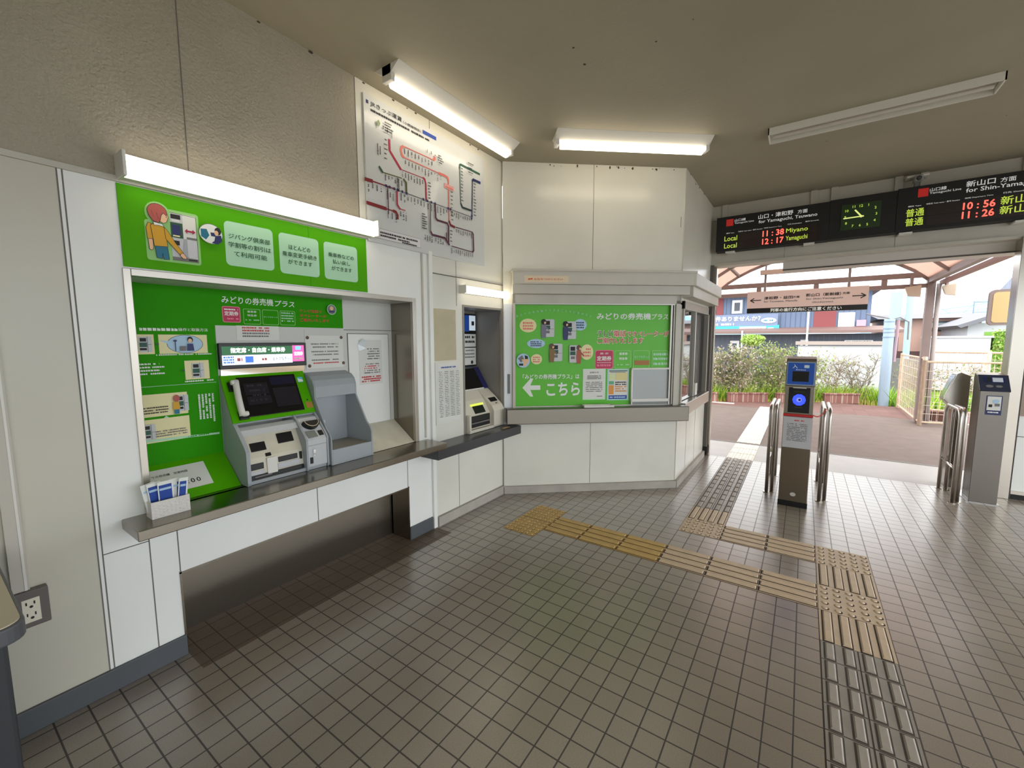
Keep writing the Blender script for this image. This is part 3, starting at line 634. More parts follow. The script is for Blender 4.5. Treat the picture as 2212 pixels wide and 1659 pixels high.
# --- outlet, conduit
root = thing('wall_outlet', 'grey surface-mounted double power outlet low on the left wall', 'outlet', (XL, -2.31, .43))
mb = MB(); mb.box(XL, XL+.035, -2.362, -2.272, .432, .575, M('outlet_box', (104,98,94), .45)); mb.build('box', root, bevel=.004)
p = Print(FA(XL+.035)); p.rect(-2.343, -2.297, .453, .545, M('outlet_plate', (232,226,206), .4))
for v in (.478, .522):
    p.rect(-2.334, -2.330, v, v+.012, ink); p.rect(-2.313, -2.309, v, v+.012, ink); p.ell(-2.32, v-.008, .005, .005, ink, 10)
p.build('socket_plate', root)
mb = MB(); mb.box(XL, XL+.022, -2.362, -2.316, .576, 2.175, frame_w); mb.box(XL+.022, XL+.024, -2.33, -2.322, .576, 2.175, lamp_w)
tag(mb.build('cable_duct', bevel=.003), 'pale vertical cable duct running up from the wall outlet', 'cable duct')
# --- posters right of the pilaster
root = thing('timetable_poster', 'white framed timetable sheet on the wall beside the small ticket machine', 'poster', (XL, -.12, .84))
mb = MB(); mb.box(XL, XL+.012, -.122, .168, .838, 1.338, lamp_w); mb.box(XL+.012, XL+.014, -.105, .150, .855, 1.322, paper); mb.build('frame', root, bevel=.002)
p = Print(FA(XL+.014)); p.dashes(-.06, .12, 1.292, .012, blue, 21, .9)
for c in range(4):
    for k in range(26):
        p.dashes(-.09+c*.06, -.045+c*.06, 1.26-k*.0145, .0055, gink, c*50+k, .8)
p.build('print', root)
mb = MB(); mb.box(XL, XL+.0015, -.135, .138, 1.352, 1.765, M('yellowed_sheet', (196,186,156), .6, noise=.08, nscale=7)); tag(mb.build('faded_notice'), 'blank yellowed sheet above the framed timetable', 'poster')
# --- bench/desk at the near left
root = thing('corner_table', 'cream-topped table with dark grey rounded edge at the bottom left', 'table', (-2.2, -2.8, 0))
mb = MB()
def rounded(x0, x1, y0, y1, r_, z):
    P_ = [(x0, y0, z), (x0, y1, z)]
    for k in range(7): t = pi/2-k*pi/12; P_.append((x1-r_+r_*cos(t), y1-r_+r_*sin(t), z))
    P_.append((x1, y0, z)); return P_
edge_m = M('table_edge', (86,88,92), .45)
mb.prism(rounded(-2.53, -1.835, -3.6, -2.392, .05, .715), (0, 0, .048), edge_m); mb.build('edge', root, bevel=.006)
mb = MB(); mb.prism(rounded(-2.528, -1.845, -3.6, -2.40, .045, .763), (0, 0, .003), M('table_top', (208,198,172), .4)); mb.build('top', root)
mb = MB(); mb.box(-2.53, -1.92, -3.5, -2.425, 0, .716, M('table_base', (52,54,58), .5)); mb.build('base', root, bevel=.01)
# --- leaflet box with leaflets
root = thing('leaflet_box', 'white woven-pattern leaflet box at the left end of the steel counter', 'box', (-2.45, -1.88, .745))
mb = MB(); cb = M('white_basket', (226,222,214), .5, bump=.6, bscale=90)
y0, y1, x0, x1 = -1.962, -1.822, -2.50, -2.43
mb.box(x0, x1, y0, y1, .7455, .75, cb); mb.box(x1-.005, x1, y0, y1, .75, .820, cb); mb.box(x0, x0+.005, y0, y1, .75, .820, cb); mb.box(x0+.005, x1-.005, y0, y0+.005, .75, .820, cb); mb.box(x0+.005, x1-.005, y1-.005, y1, .75, .820, cb)
for k in range(9):
    for j in range(4):
        yy = y0+.008+k*.0145; zz = .755+j*.014+(k % 2)*.006
        mb.add([(x1, yy, zz), (x1, yy+.007, zz-.006), (x1, yy+.014, zz), (x1, yy+.007, zz+.006), (x1+.002, yy+.007, zz)], [(0,1,4),(1,2,4),(2,3,4),(3,0,4)], cb)
mb.build('body', root)
lbl = ['leftmost white leaflet fanned behind the others in the box', 'blue leaflet tilted left in the leaflet box', 'big blue leaflet upright at the middle of the box', 'white leaflet with a blue stripe right in the box', 'narrow blue and white leaflet at the right of the box']
for k, (yc, wd, tilt, xo, m_) in enumerate(((-1.935, .05, -.16, -2.484, white), (-1.925, .05, -.10, -2.474, blue), (-1.897, .056, -.03, -2.462, blue), (-1.868, .045, .05, -2.472, white), (-1.850, .035, .10, -2.452, blue))):
    mb = MB(); G = FS((xo, yc, .752), (0, cos(tilt), -sin(tilt)), (.06, sin(tilt), cos(tilt)))
    mb.obox(G, -wd/2, wd/2, 0, .148, 0, .003, white)
    if m_ is blue: mb.obox(G, -wd/2+.004, wd/2-.006, .02, .132, .003, .0034, blue); mb.obox(G, wd/2-.006, wd/2-.001, .02, .13, .003, .0034, white)
    else: mb.obox(G, wd/2-.016, wd/2-.008, .01, .13, .003, .0034, blue)
    mb.obox(G, -wd/2+.006, wd/2-.008, .108, .118, .0034, .0037, skyb)
    tag(mb.build('leaflet'), lbl[k], 'leaflet', 'leaflets in the white box')
# ================================================================ BIG ALCOVE: back panels, machine
XK = -2.79
root = thing('green_guide_panel', 'big green how-to panel at the back of the alcove behind the ticket machine', 'sign', (XK, -1.6, .90))
mb = MB(); mb.box(XK, XK+.004, -1.928, -1.535, .90, 1.60, greend); mb.box(XK, XK+.004, -1.928, -.755, 1.60, 1.794, greend); mb.build('panel', root)
FK = FA(XK+.004)
p = Print(FK)
p.text('みどりの券売機', -1.494, 1.722, .040, white, .275, .012); p.text('プラス', -1.212, 1.722, .036, white, .12, .012, shear=.15)
p.text('操作と取扱方法', -1.70, 1.566, .016, white, .13, .01); p.dashes(-1.90, -1.70, 1.566, .014, white, 3, .9)
p.text('テレビ電話で', -1.06, 1.695, .019, redp, .15, .02); p.text('オペレーターが', -1.06, 1.666, .019, redp, .18, .02); p.text('ご案内いたします', -1.06, 1.636, .021, redp, .20, .02)
for k in range(4): p.dashes(-1.90, -1.79+.02*(k % 2), 1.400-k*.016, .008, white, 31+k, .9)
p.dashes(-1.80, -1.56, 1.444, .006, white, 40, .9); p.dashes(-1.69, -1.56, 1.303, .007, white, 41, .9); p.rect(-1.87, -1.55, 1.292, 1.294, mint)
for k in range(5): p.vdashes(-1.575-k*.016, 1.10 if k else 1.08, 1.235, .009, white, 60+k)
p.poly([(-1.87,1.020),(-1.552,1.006),(-1.552,1.016),(-1.87,1.032)], mint); p.dashes(-1.70, -1.60, 1.014, .006, greend, 8)
p.build('lettering', root)
p = Print(FK, d0=.0008)
p.rr(-1.495, -1.404, 1.618, 1.706, .010, pinkp); p.rr(-1.491, -1.408, 1.622, 1.702, .008, magenta); p.text('定期券', -1.4495, 1.655, .024, white, .07, .02, 'C'); p.dashes(-1.485, -1.415, 1.685, .008, white, 1, .9); p.dashes(-1.487, -1.412, 1.634, .009, pinkp, 2, .9)
for k, u in enumerate((-1.390, -1.287, -1.185)):
    p.rr(u, u+.094, 1.610, 1.698, .008, M('green_outline', (140,206,110), .5)); p.rr(u+.003, u+.091, 1.613, 1.695, .007, greend)
p.text('乗車券', -1.343, 1.676, .012, white, .05, .02, 'C'); p.text('特急券', -1.343, 1.655, .012, white, .05, .02, 'C'); p.dashes(-1.38, -1.305, 1.632, .006, mint, 4)
p.text('おトクなきっぷ', -1.240, 1.652, .008, mint, .08, .01, 'C')
for k in range(4): p.dashes(-1.178, -1.10, 1.680-k*.016, .008, mint, 12+k, .9)
p.build('feature_boxes', root)
p = Print(FK, d0=.0008)
for u0, u1, v0, v1 in ((-1.868, -1.803, 1.452, 1.548), (-1.785, -1.577, 1.452, 1.548), (-1.686, -1.577, 1.315, 1.414), (-1.874, -1.686, 1.142, 1.254), (-1.874, -1.684, 1.012, 1.130)): p.rect(u0, u1, v0, v1, cream)
p.ell(-1.675, 1.500, .078, .047, ink); p.ell(-1.675, 1.500, .076, .045, skyb); p.poly([(-1.745,1.515),(-1.785,1.520),(-1.745,1.500)], skyb)
def mini_machine(u, v, s):
    p.rect(u-.022*s, u+.024*s, v-.034*s, v+.034*s, grey_l); p.rect(u-.018*s, u+.004*s, v+.012*s, v+.028*s, ink); p.rect(u-.02*s, u+.006*s, v-.012*s, v+.008*s, dkg2); p.rect(u-.02*s, u+.004*s, v-.026*s, v-.016*s, ink); p.rect(u+.008*s, u+.022*s, v-.002*s, v, gink); p.rect(u+.007*s, u+.009*s, v-.034*s, v+.034*s, gink)
mini_machine(-1.838, 1.50, 1.1); mini_machine(-1.630, 1.362, 1.15); mini_machine(-1.712, 1.198, 1.2); mini_machine(-1.855, 1.07, 1.1)
p.ell(-1.655, 1.522, .012, .016, ink); p.ell(-1.656, 1.517, .009, .011, skin); p.poly([(-1.668,1.502),(-1.644,1.502),(-1.640,1.465),(-1.672,1.465)], navy); p.poly([(-1.70,1.49),(-1.675,1.49),(-1.677,1.465),(-1.702,1.465)], gink); p.rect(-1.722, -1.718, 1.465, 1.515, navy); p.ell(-1.72, 1.517, .008, .005, navy)
p.ell(-1.735, 1.225, .014, .018, hair); p.poly([(-1.75,1.207),(-1.725,1.207),(-1.722,1.168),(-1.752,1.168)], mustard); p.rect(-1.748, -1.726, 1.145, 1.168, teal)
for k in range(3): p.dashes(-1.870, -1.77, 1.186-k*.013, .006, ink, 70+k, .85); p.dashes(-1.83, -1.70, 1.064-k*.012, .006, gink, 80+k, .85)
p.rect(-1.80, -1.788, 1.496, 1.506, dkgreen); p.rect(-1.70, -1.69, 1.36, 1.37, dkgreen); p.poly([(-1.795,1.132),(-1.772,1.132),(-1.783,1.142)], mint)
p.ell(-.845, 1.722, .034, .034, mint); p.ell(-.845, 1.722, .030, .030, gink); p.ell(-.845, 1.730, .013, .014, skin); p.poly([(-.868,1.703),(-.822,1.703),(-.83,1.715),(-.86,1.715)], navy)
p.build('pictures', root)
mb = MB(); mb.prism([(-2.789, -1.928, .746), (-2.60, -1.928, .746), (-2.785, -1.928, .90)], (0, .392, 0), greenb); root = mb.build('sloped_green_board'); tag(root, 'sloped bright green board on the steel counter carrying the hours notice', 'board')
FSl = FS((-2.60, -1.928, .746), (0, 1, 0), (-.185, 0, .154))
mb = MB(); mb.obox(FSl, .0, .28, .055, .205, .001, .0035, paper); o = mb.build('hours_notice'); o.parent = None
p = Print(FSl, d0=.004); p.text('みどりの券売機　営業時間', .022, .158, .014, ink, .175, .015); p.text('19:00', .135, .085, .026, ink, .10, .01, space=1.3); p.build('lettering', o)
tag(o, 'white business hours notice lying on the sloped green board', 'notice')
mb = MB(); mb.prism([(-2.789, -.745, .746), (-2.56, -.745, .746), (-2.789, -.745, .90)], (0, .408, 0), cream_m); tag(mb.build('sloped_cream_board'), 'plain cream sloped board on the counter right of the ticket machine', 'board')
# access door and sheets on the alcove back
root = thing('access_door', 'white service door at the right end of the ticket alcove', 'door', (XK, -.55, .90))
mb = MB(); mb.box(XK, XK+.006, -.722, -.375, .90, 1.562, panel); mb.build('leaf', root, bevel=.002)
mb = MB()
for y0, y1, z0, z1 in ((-.726, -.722, .90, 1.566), (-.375, -.371, .90, 1.566), (-.726, -.371, 1.562, 1.566), (-.75, -.34, 1.588, 1.592)): mb.box(XK, XK+.004, y0, y1, z0, z1, seam)
mb.build('gap', root)
root = thing('notice_sheet', 'white notice with a red table taped to the alcove service door', 'notice', (XK, -.54, 1.2))
mb = MB(); mb.box(XK+.0062, XK+.008, -.640, -.440, 1.195, 1.520, paper); 
mb.build('sheet', root)
p = Print(FA(XK+.008)); 
for k in range(5): p.dashes(-.57+.01*(k % 2), -.46, 1.45-k*.018, .009, gink, 90+k, .85)
for k in range(5): p.dashes(-.60, -.46, 1.34-k*.016, .008, redp if k in (1, 2) else gink, 97+k, .6)
for k in range(3): p.dashes(-.625, -.455, 1.245-k*.016, .010, redp, 105+k, .9)
p.build('print', root)
mb = MB(); mb.add([(XK+.009, -.64, 1.44), (XK+.02, -.585, 1.46), (XK+.012, -.575, 1.515), (XK+.022, -.615, 1.53), (XK+.009, -.65, 1.49)], [(0,1,4),(1,2,4),(2,3,4)], M('clear_tape', (226,232,236), .08, spec=1)); mb.build('tape', root)
root = thing('notice_sheet', 'paper notice held by four brown pins right of the lit display', 'notice', (XK, -.9, 1.35))
mb = MB(); mb.box(XK, XK+.003, -1.035, -.752, 1.330, 1.585, nlin); mb.box(XK+.003, XK+.0042, -1.030, -.762, 1.335, 1.548, paper); mb.build('sheet', root)
p = Print(FA(XK+.0042))
for k, v in enumerate((1.49, 1.47, 1.44, 1.42, 1.385, 1.365)): p.dashes(-.995+.01*(k % 2), -.80, v, .008, redp if k == 5 else gink, 120+k, .85)
p.build('print', root)
mb = MB()
for y, z in ((-1.018, 1.535), (-.775, 1.537), (-1.012, 1.352), (-.765, 1.362)): mb.ball((XK+.006, y, z), .004, .011, .011, M('brown_pin', (96,70,46), .4), 10, 6)
mb.build('pins', root)
root = thing('notice_sheet', 'narrow notice taped above the lit display of the ticket machine', 'notice', (XK, -1.3, 1.53))
mb = MB(); mb.box(XK, XK+.003, -1.533, -1.037, 1.505, 1.60, nlin); mb.box(XK+.003, XK+.0045, -1.43, -1.195, 1.520, 1.602, paper); mb.build('sheet', root)
p = Print(FA(XK+.0045))
for k in range(4): p.dashes(-1.40, -1.25, 1.586-k*.016, .009, redp if k < 2 else gink, 130+k, .9)
p.build('print', root)
# ---------------------------------------------------------------- the big ticket machine
Y0, Y1 = -1.533, -1.062
root = thing('ticket_machine', 'large green and grey ticket machine with a black touch screen on the steel counter', 'ticket machine', (-2.66, -1.30, .745))
prof = [(-2.788, .746), (-2.535, .746), (-2.528, .760), (-2.528, .930), (-2.545, .955), (-2.635, 1.050), (-2.660, 1.070), (-2.785, 1.325), (-2.788, 1.325)]
mb = MB()
mb.prism([(x, Y0, z) for x, z in prof], (0, .020, 0), grey_m)                      # left cheek
mb.prism([(x, -1.206, z) for x, z in prof], (0, .012, 0), grey_m)
mb.prism([(x, Y1-.012, z) for x, z in prof], (0, .012, 0), grey_m)
mb.prism([(-2.788, Y0+.02, 1.06), (-2.664, Y0+.02, 1.06), (-2.788, Y0+.02, 1.318)], (0, Y1-Y0-.032, 0), grey_m)
mb.box(-2.788, -2.545, Y0+.02, Y1-.012, .746, .765, grey_m)
mb.build('body', root, bevel=.003)
S = FS((-2.660, Y0, 1.070), (0, 1, 0), (-.125, 0, .255)); LV = .284; WU = Y1-Y0
mb = MB(); mb.obox(S, 0, WU, 0, LV, -.004, .006, greenb); mb.build('screen_bezel', root, bevel=.003)
mb = MB(); mb.obox(S, .075, .405, .022, .262, .006, .012, screen); o = mb.build('touch_screen', root, bevel=.002)
p = Print(lambda u, v, d: S(u, v, d+.012)); sg = M('screen_ghost', (34,32,40), .2)
p.rect(.25, .39, .20, .25, M('screen_tint', (28,26,52), .2)); p.rect(.10, .23, .15, .22, sg); p.rect(.10, .23, .09, .14, sg); p.rect(.25, .39, .06, .18, sg)
for k in range(4): p.dashes(.115, .21, .20-k*.03, .012, M('screen_text', (52,50,56), .3), k, .8)
p.build('screen_glow', o)
p = Print(lambda u, v, d: S(u, v, d+.006)); p.rr(.418, .452, .205, .240, .004, M('ic_sticker', (90,190,210), .3)); p.poly([(.42,.208),(.45,.208),(.45,.222),(.42,.232)], white); p.rr(.424, .464, .030, .070, .004, M('copper_sticker', (176,126,66), .3)); p.ell(.44, .085, .005, .005, ink, 10); p.build('stickers', root)
mb = MB()
mb.obox(S, .022, .078, .18, .235, .006, .022, black); mb.obox(S, .034, .084, .012, .060, .006, .022, black)
h = mb.build('handset_cradle', root, bevel=.004)
mb = MB(); hs = []
for k in range(9):
    t = k/8; hs.append(S(.048+.016*t*0+.012*sin(pi*t)*-.6+.012*t, .030+.205*t, .030+.010*sin(pi*t)))
mb.tube(hs, .0165, lamp_w, 10); o = mb.build('handset', root, smooth=True)
mb = MB(); mb.obox(S, .032, .066, .214, .240, .016, .044, lamp_w); mb.obox(S, .046, .080, .026, .052, .016, .044, lamp_w); mb.build('ear_cups', o, bevel=.008)
# lit display above
mb = MB(); mb.box(XK+.003, XK+.030, -1.533, -1.045, 1.360, 1.503, black); d = mb.build('display', root, bevel=.003)
p = Print(FA(XK+.030)); E1 = lambda n, c, e=1.0: M(n, c, .4, emit=e)
p.rect(-1.522, -1.135, 1.438, 1.485, E1('disp_green', (40,96,56), .6)); p.rect(-1.522, -1.135, 1.382, 1.436, E1('disp_white', (222,232,250), .95)); p.rect(-1.134, -1.060, 1.388, 1.487, E1('disp_pink', (226,90,160), .8))
p.text('指定席・自由席・乗車券', -1.328, 1.449, .028, E1('disp_text', (240,244,240), 1.0), .30, .03, 'C'); p.text('おトクなきっぷ', -1.195, 1.399, .020, ink, .115, .012, 'C')
p.rect(-1.405, -1.362, 1.392, 1.428, E1('disp_blue', (60,110,200), .7)); 
for k in range(3): p.dashes(-1.516, -1.462, 1.420-k*.014, .010, E1('disp_blue', (60,110,200), .7), k, .95)
p.dashes(-1.448, -1.42, 1.402, .018, salmon, 5); p.dashes(-1.335, -1.285, 1.402, .014, salmon, 6); p.rect(-1.115, -1.08, 1.460, 1.482, E1('disp_sky', (120,190,240), .8)); p.text('定期券', -1.097, 1.425, .022, E1('disp_text', (240,244,240), 1.0), .055, .03, 'C'); p.dashes(-1.125, -1.07, 1.400, .012, white, 9, .9)
p.build('display_lettering', d)
mb = MB(); mb.box(XK+.004, XK+.012, -1.525, -1.052, 1.318, 1.360, mirror); mb.build('mirror_strip', root)
# lower left: recessed cream panel with slots
mb = MB(); yl0, yl1 = Y0+.02, -1.206
mb.prism([(-2.70, yl0, .766), (-2.575, yl0, .766), (-2.570, yl0, .80), (-2.578, yl0, .88), (-2.655, yl0, 1.03), (-2.70, yl0, 1.04)], (0, yl1-yl0, 0), cream_m)
mb.prism([(-2.665, yl0, 1.045), (-2.628, yl0, 1.030), (-2.610, yl0, 1.000), (-2.66, yl0, 1.0)], (0, yl1-yl0, 0), grey_l)
mb.build('ticket_panel', root)
N1 = FS((-2.578, yl0, .88), (0, 1, 0), (-.077, 0, .15)); N2 = FS((-2.572, yl0, .770), (0, 1, 0), (-.004, 0, .11))
mb = MB()
mb.obox(N1, .035, .115, .035, .085, -.02, .004, black); mb.obox(N1, .185, .275, .055, .115, -.02, .005, black); mb.obox(N1, .10, .13, -.004, .016, -.01, .004, black)
mb.obox(N2, .005, .085, .045, .080, -.01, .004, black); mb.obox(N2, .165, .275, .060, .090, -.01, .005, black); mb.obox(N2, .287, .303, .050, .095, -.01, .004, black)
mb.obox(N2, .01, .305, -.004, .018, -.01, .010, black)
mb.build('slots', root, bevel=.002)
mb = MB(); mb.obox(N2, .005, .09, .015, .040, -.01, .006, grey_l); mb.obox(N2, .16, .29, .024, .055, -.01, .006, grey_l); mb.obox(N2, .10, .155, .01, .10, -.01, .012, lamp_w); mb.obox(N1, .02, .30, .128, .152, 0, .012, grey_l); mb.obox(N2, .03, .12, .004, .012, .010, .016, gink)
mb.build('guides', root, bevel=.003)
p = Print(lambda u, v, d: N1(u, v, d+.012)); p.dashes(.03, .14, .136, .008, gink, 2, .6); p.dashes(.17, .29, .138, .008, gink, 3, .6); p.rect(.03, .14, .146, .151, ink); p.rect(.165, .29, .146, .151, ink); p.build('slot_labels', root)
# lower right: coin unit
yr0, yr1 = -1.194, Y1-.012
mb = MB(); mb.prism([(-2.70, yr0, .766), (-2.534, yr0, .766), (-2.532, yr0, .925), (-2.548, yr0, .948), (-2.640, yr0, 1.046), (-2.70, yr0, 1.06)], (0, yr1-yr0, 0), grey_l); mb.build('coin_unit', root, bevel=.003)
T1 = FS((-2.548, yr0, .948), (0, 1, 0), (-.092, 0, .098)); T2 = FS((-2.533, yr0, .766), (0, 1, 0), (.002, 0, .16)); wr = yr1-yr0
mb = MB(); n = 14; pts = [(.060+.052*cos(pi+pi*k/n), .092+.050*sin(pi+pi*k/n)) for k in range(n+1)]
mb.prism([T1(u, v, .001) for u, v in pts], T1(0, 0, .030)-T1(0, 0, 0), black); cb_ = mb.build('coin_bowl', root, bevel=.002)
mb = MB(); mb.tube([T1(u, v, .0315) for u, v in [(.060+.042*cos(pi+pi*k/n), .090+.040*sin(pi+pi*k/n)) for k in range(n+1)]], .0022, M('bowl_rim', (220,200,170), .4), 6); mb.build('rim', cb_)
mb = MB(); mb.prism([T1(.006, .036, .0012), T1(.066, .032, .0012), T1(.070, -.012, .0012), T1(.012, -.014, .0012)], T1(0, 0, .005)-T1(0, 0, 0), M('coin_scoop', (150,156,152), .15, .4)); mb.build('coin_scoop', root, bevel=.001)
mb = MB(); mb.obox(T1, .082, .112, -.006, .030, 0, .003, black); mb.obox(T2, .010, .028, .020, .058, 0, .004, black); mb.build('note_slots', root, bevel=.001)
mb = MB(); mb.obox(T2, .030, .046, .078, .105, 0, .006, chrome); mb.obox(T2, .030, .046, .062, .074, 0, .004, chrome); mb.build('key_lock', root, bevel=.001)
p = Print(T2, d0=.001); p.rect(.0, wr, .128, .130, gink); p.dashes(.075, .11, .135, .010, gink, 5, .5); p.build('seams', root)
# --- grey shelf unit right of it
Ya, Yb = -1.058, -.752
root = thing('writing_niche', 'grey hooded side unit with an empty tray right of the big ticket machine', 'side unit', (-2.66, -.9, .745))
side = [(-2.788, .746), (-2.510, .746), (-2.510, .915), (-2.525, .945), (-2.560, .975), (-2.668, 1.155), (-2.668, 1.225), (-2.685, 1.265), (-2.715, 1.290), (-2.788, 1.312)]
mb = MB(); mb.prism([(x, Yb-.012, z) for x, z in side], (0, .012, 0), grey_m); mb.prism([(x, Ya, z) for x, z in side], (0, .008, 0), grey_m); mb.build('cheeks', root, bevel=.003)
mb = MB(); mb.prism([(-2.788, Ya+.008, 1.312), (-2.715, Ya+.008, 1.290), (-2.685, Ya+.008, 1.265), (-2.668, Ya+.008, 1.225), (-2.668, Ya+.008, 1.155), (-2.788, Ya+.008, 1.145)], (0, Yb-Ya-.020, 0), grey_m); mb.build('hood', root, bevel=.002)
mb = MB(); mb.box(-2.788, -2.776, Ya+.008, Yb-.012, .746, 1.145, grey_m); mb.box(-2.776, -2.512, Ya+.008, Yb-.012, .746, .755, grey_m); mb.box(-2.776, -2.52, Ya+.008, Yb-.012, .83, .838, M('niche_shelf', (150,142,128), .4)); mb.box(-2.53, -2.512, Ya+.008, Yb-.012, .755, .842, grey_m); mb.build('tray', root, bevel=.002)
mb = MB(); mb.box(-2.776, -2.774, -1.045, -.93, .94, .985, paper); o = mb.build('label_strip', root)
p = Print(FA(-2.774)); p.dashes(-1.02, -.94, .958, .012, ink, 9, .9); p.build('print', o)
# ================================================================ SMALL TICKET MACHINE
root = thing('ticket_machine', 'small cream and blue ticket machine in the narrow alcove on the black counter', 'ticket machine', (-2.70, .52, .70))
y0, y1 = .25, .765
prof = [(-2.878, .70), (-2.515, .70), (-2.505, .72), (-2.505, .86), (-2.53, .905), (-2.62, .985), (-2.70, 1.045), (-2.83, 1.245), (-2.878, 1.26)]
mb = MB(); ivory = M('ivory_plastic', (214,208,192), .4)
mb.prism([(x, .60, z) for x, z in prof[:7]]+[(-2.878, .60, 1.05)], (0, y1-.60, 0), ivory)
mb.prism([(-2.878, y0, .70), (-2.55, y0, .70), (-2.55, y0, .84), (-2.63, y0, .97), (-2.70, y0, 1.045), (-2.878, y0, 1.05)], (0, .35, 0), ivory); mb.box(-2.55, -2.505, y0, .60, .70, .725, ivory); mb.box(-2.55, -2.505, y0, .275, .725, .86, ivory)
mb.prism([(-2.878, y0, 1.05), (-2.70, y0, 1.045), (-2.83, y0, 1.245), (-2.878, y0, 1.26)], (0, y1-y0, 0), M('slate_plastic', (120,128,140), .4))
mb.build('body', root, bevel=.004)
S2 = FS((-2.70, y0, 1.045), (0, 1, 0), (-.13, 0, .20))
mb = MB(); mb.obox(S2, .0, .44, .012, .232, .001, .010, screen); mb.build('touch_screen', root, bevel=.002)
mb = MB(); mb.obox(S2, .44, .51, .004, .238, .001, .012, M('indigo_bezel', (38,40,92), .3)); mb.obox(S2, .0, .44, 0, .012, .001, .014, lamp_w); mb.build('screen_bezel', root, bevel=.002)
mb = MB(); N3 = FS((-2.55, y0, .725), (0, 1, 0), (0, 0, 1)); N4 = FS((-2.55, y0, .84), (0, 1, 0), (-.08, 0, .13))
mb.obox(N3, .03, .33, .012, .115, 0, .012, black); mb.obox(N4, .14, .29, .015, .09, 0, .006, black); mb.obox(N3, .05, .31, .05, .06, .012, .030, gink); mb.build('slots', root, bevel=.003)
mb = MB(); mb.obox(N4, .12, .30, .09, .11, 0, .010, M('lime_lamp', (214,226,90), .3, emit=.5)); mb.build('slot_lamp', root)
N5 = FS((-2.53, .60, .905), (0, 1, 0), (-.09, 0, .08))
mb = MB(); mb.obox(N5, .03, .135, .045, .095, 0, .004, black); mb.obox(N5, .08, .10, .015, .028, 0, .006, gink); mb.build('coin_slot', root, bevel=.001)
XS = -2.88
mb = MB(); mb.box(XS+.002, XS+.03, .25, .772, 1.262, 1.770, black); d = mb.build('display', root, bevel=.003)
p = Print(FA(XS+.030)); p.rect(.255, .665, 1.60, 1.755, M('disp_deep_blue', (20,52,120), .3, emit=.5)); p.rect(.665, .760, 1.61, 1.755, M('disp_pale', (200,214,226), .3, emit=.35)); p.rect(.70, .74, 1.66, 1.70, ink); p.rect(.255, .762, 1.452, 1.575, paper); p.rect(.255, .762, 1.275, 1.442, paper)
for k in range(2): p.dashes(.60, .75, 1.535-k*.045, .024, ink, 30+k, .9)
for k, v in enumerate((1.41, 1.375, 1.345)): p.dashes(.58, .74, v, .014, gink, 40+k, .9)
p.ell(.70, 1.30, .018, .018, ink); p.build('display_lettering', d)
mb = MB(); mb.box(-2.44, -2.40, .62, .72, .6982, .6990, M('tan_sticker', (186,160,120), .5)); tag(mb.build('counter_sticker'), 'tan sticker on the black counter before the small ticket machine', 'sticker')
# ================================================================ SERVING WINDOW POSTERS
F0 = FB(); Fg = lambda u, v, d: F0(u, v, d-.012)
root = thing('green_window_poster', 'large green poster with a white arrow filling the serving window', 'poster', tuple(F0(.9, .87, 0)))
mb = MB(); mb.obox(F0, .112, 1.27, .872, 1.852, -.018, -.012, green); mb.obox(F0, 1.27, 1.655, 1.238, 1.852, -.018, -.012, green); mb.build('sheet', root)
p = Print(Fg)
p.text('みどりの券売機', .918, 1.714, .062, white, .545, .026); p.text('プラス', 1.468, 1.716, .055, white, .172, .014, shear=.12)
def outl(s, u, v, h, wd, mat): p.text(s, u, v, h, offw, wd*1.01, .055); p.text(s, u+.004, v+.004, h*.86, mat, wd*.99, .008)
outl('テレビ', .925, 1.548, .062, .15, dkgreen); outl('電話', 1.085, 1.545, .066, .125, redp); outl('でオペレーターが', 1.22, 1.548, .056, .43, redp); outl('ご案内いたします', .925, 1.478, .062, .465, redp)
p.text('「みどりの券売機プラス」は', .19, 1.135, .048, white, .56, .02); p.text('こちら', .425, .972, .125, white, .33, .028)
s = 'みどりの券売機プラスはこんなに便利です'
n = len(s)
for k, ch in enumerate(s):
    t = -1+2*k/(n-1); p.text(ch, .492+.355*t, 1.735+.055*(1-t*t), .020 if ch != 'の' else .018, mint, None, .008, 'C', rot=-.30*t)
p.build('lettering', root)
p = Print(Fg, d0=.001)
p.poly([(.185,1.052),(.262,1.14),(.292,1.14),(.262,1.075),(.362,1.075),(.362,1.030),(.262,1.030),(.292,.965),(.262,.965)], white); p.build('arrow', root)
p = Print(Fg, d0=.001)
p.rr(.905, 1.092, 1.230, 1.416, .022, pinkp); p.rr(.912, 1.085, 1.237, 1.409, .018, magenta); p.text('定期券', .9985, 1.310, .046, white, .145, .02, 'C'); p.text('通勤・通学', .9985, 1.372, .020, white, .085, .015, 'C'); p.rect(.925, 1.072, 1.290, 1.294, white); p.dashes(.925, 1.07, 1.255, .022, pinkp, 2, .95)
go = M('green_outline', (140,206,110), .5)
for u in (1.100, 1.290, 1.482): p.rr(u, u+.172, 1.230, 1.412, .018, go); p.rr(u+.007, u+.165, 1.237, 1.405, .015, green)
p.text('乗車券', 1.192, 1.365, .026, white, .085, .02, 'C'); p.text('特急券', 1.192, 1.318, .026, white, .085, .02, 'C'); p.dashes(1.13, 1.255, 1.265, .012, mint, 4)
p.text('おトクなきっぷ', 1.382, 1.335, .024, mint, .155, .012, 'C'); p.rect(1.305, 1.46, 1.265, 1.312, M('rust_print', (168,112,52), .5))
for k, v in enumerate((1.36, 1.315, 1.265)): p.dashes(1.50, 1.65, v, .024, mint, 12+k, .92)
p.build('feature_boxes', root)
p = Print(Fg, d0=.001)
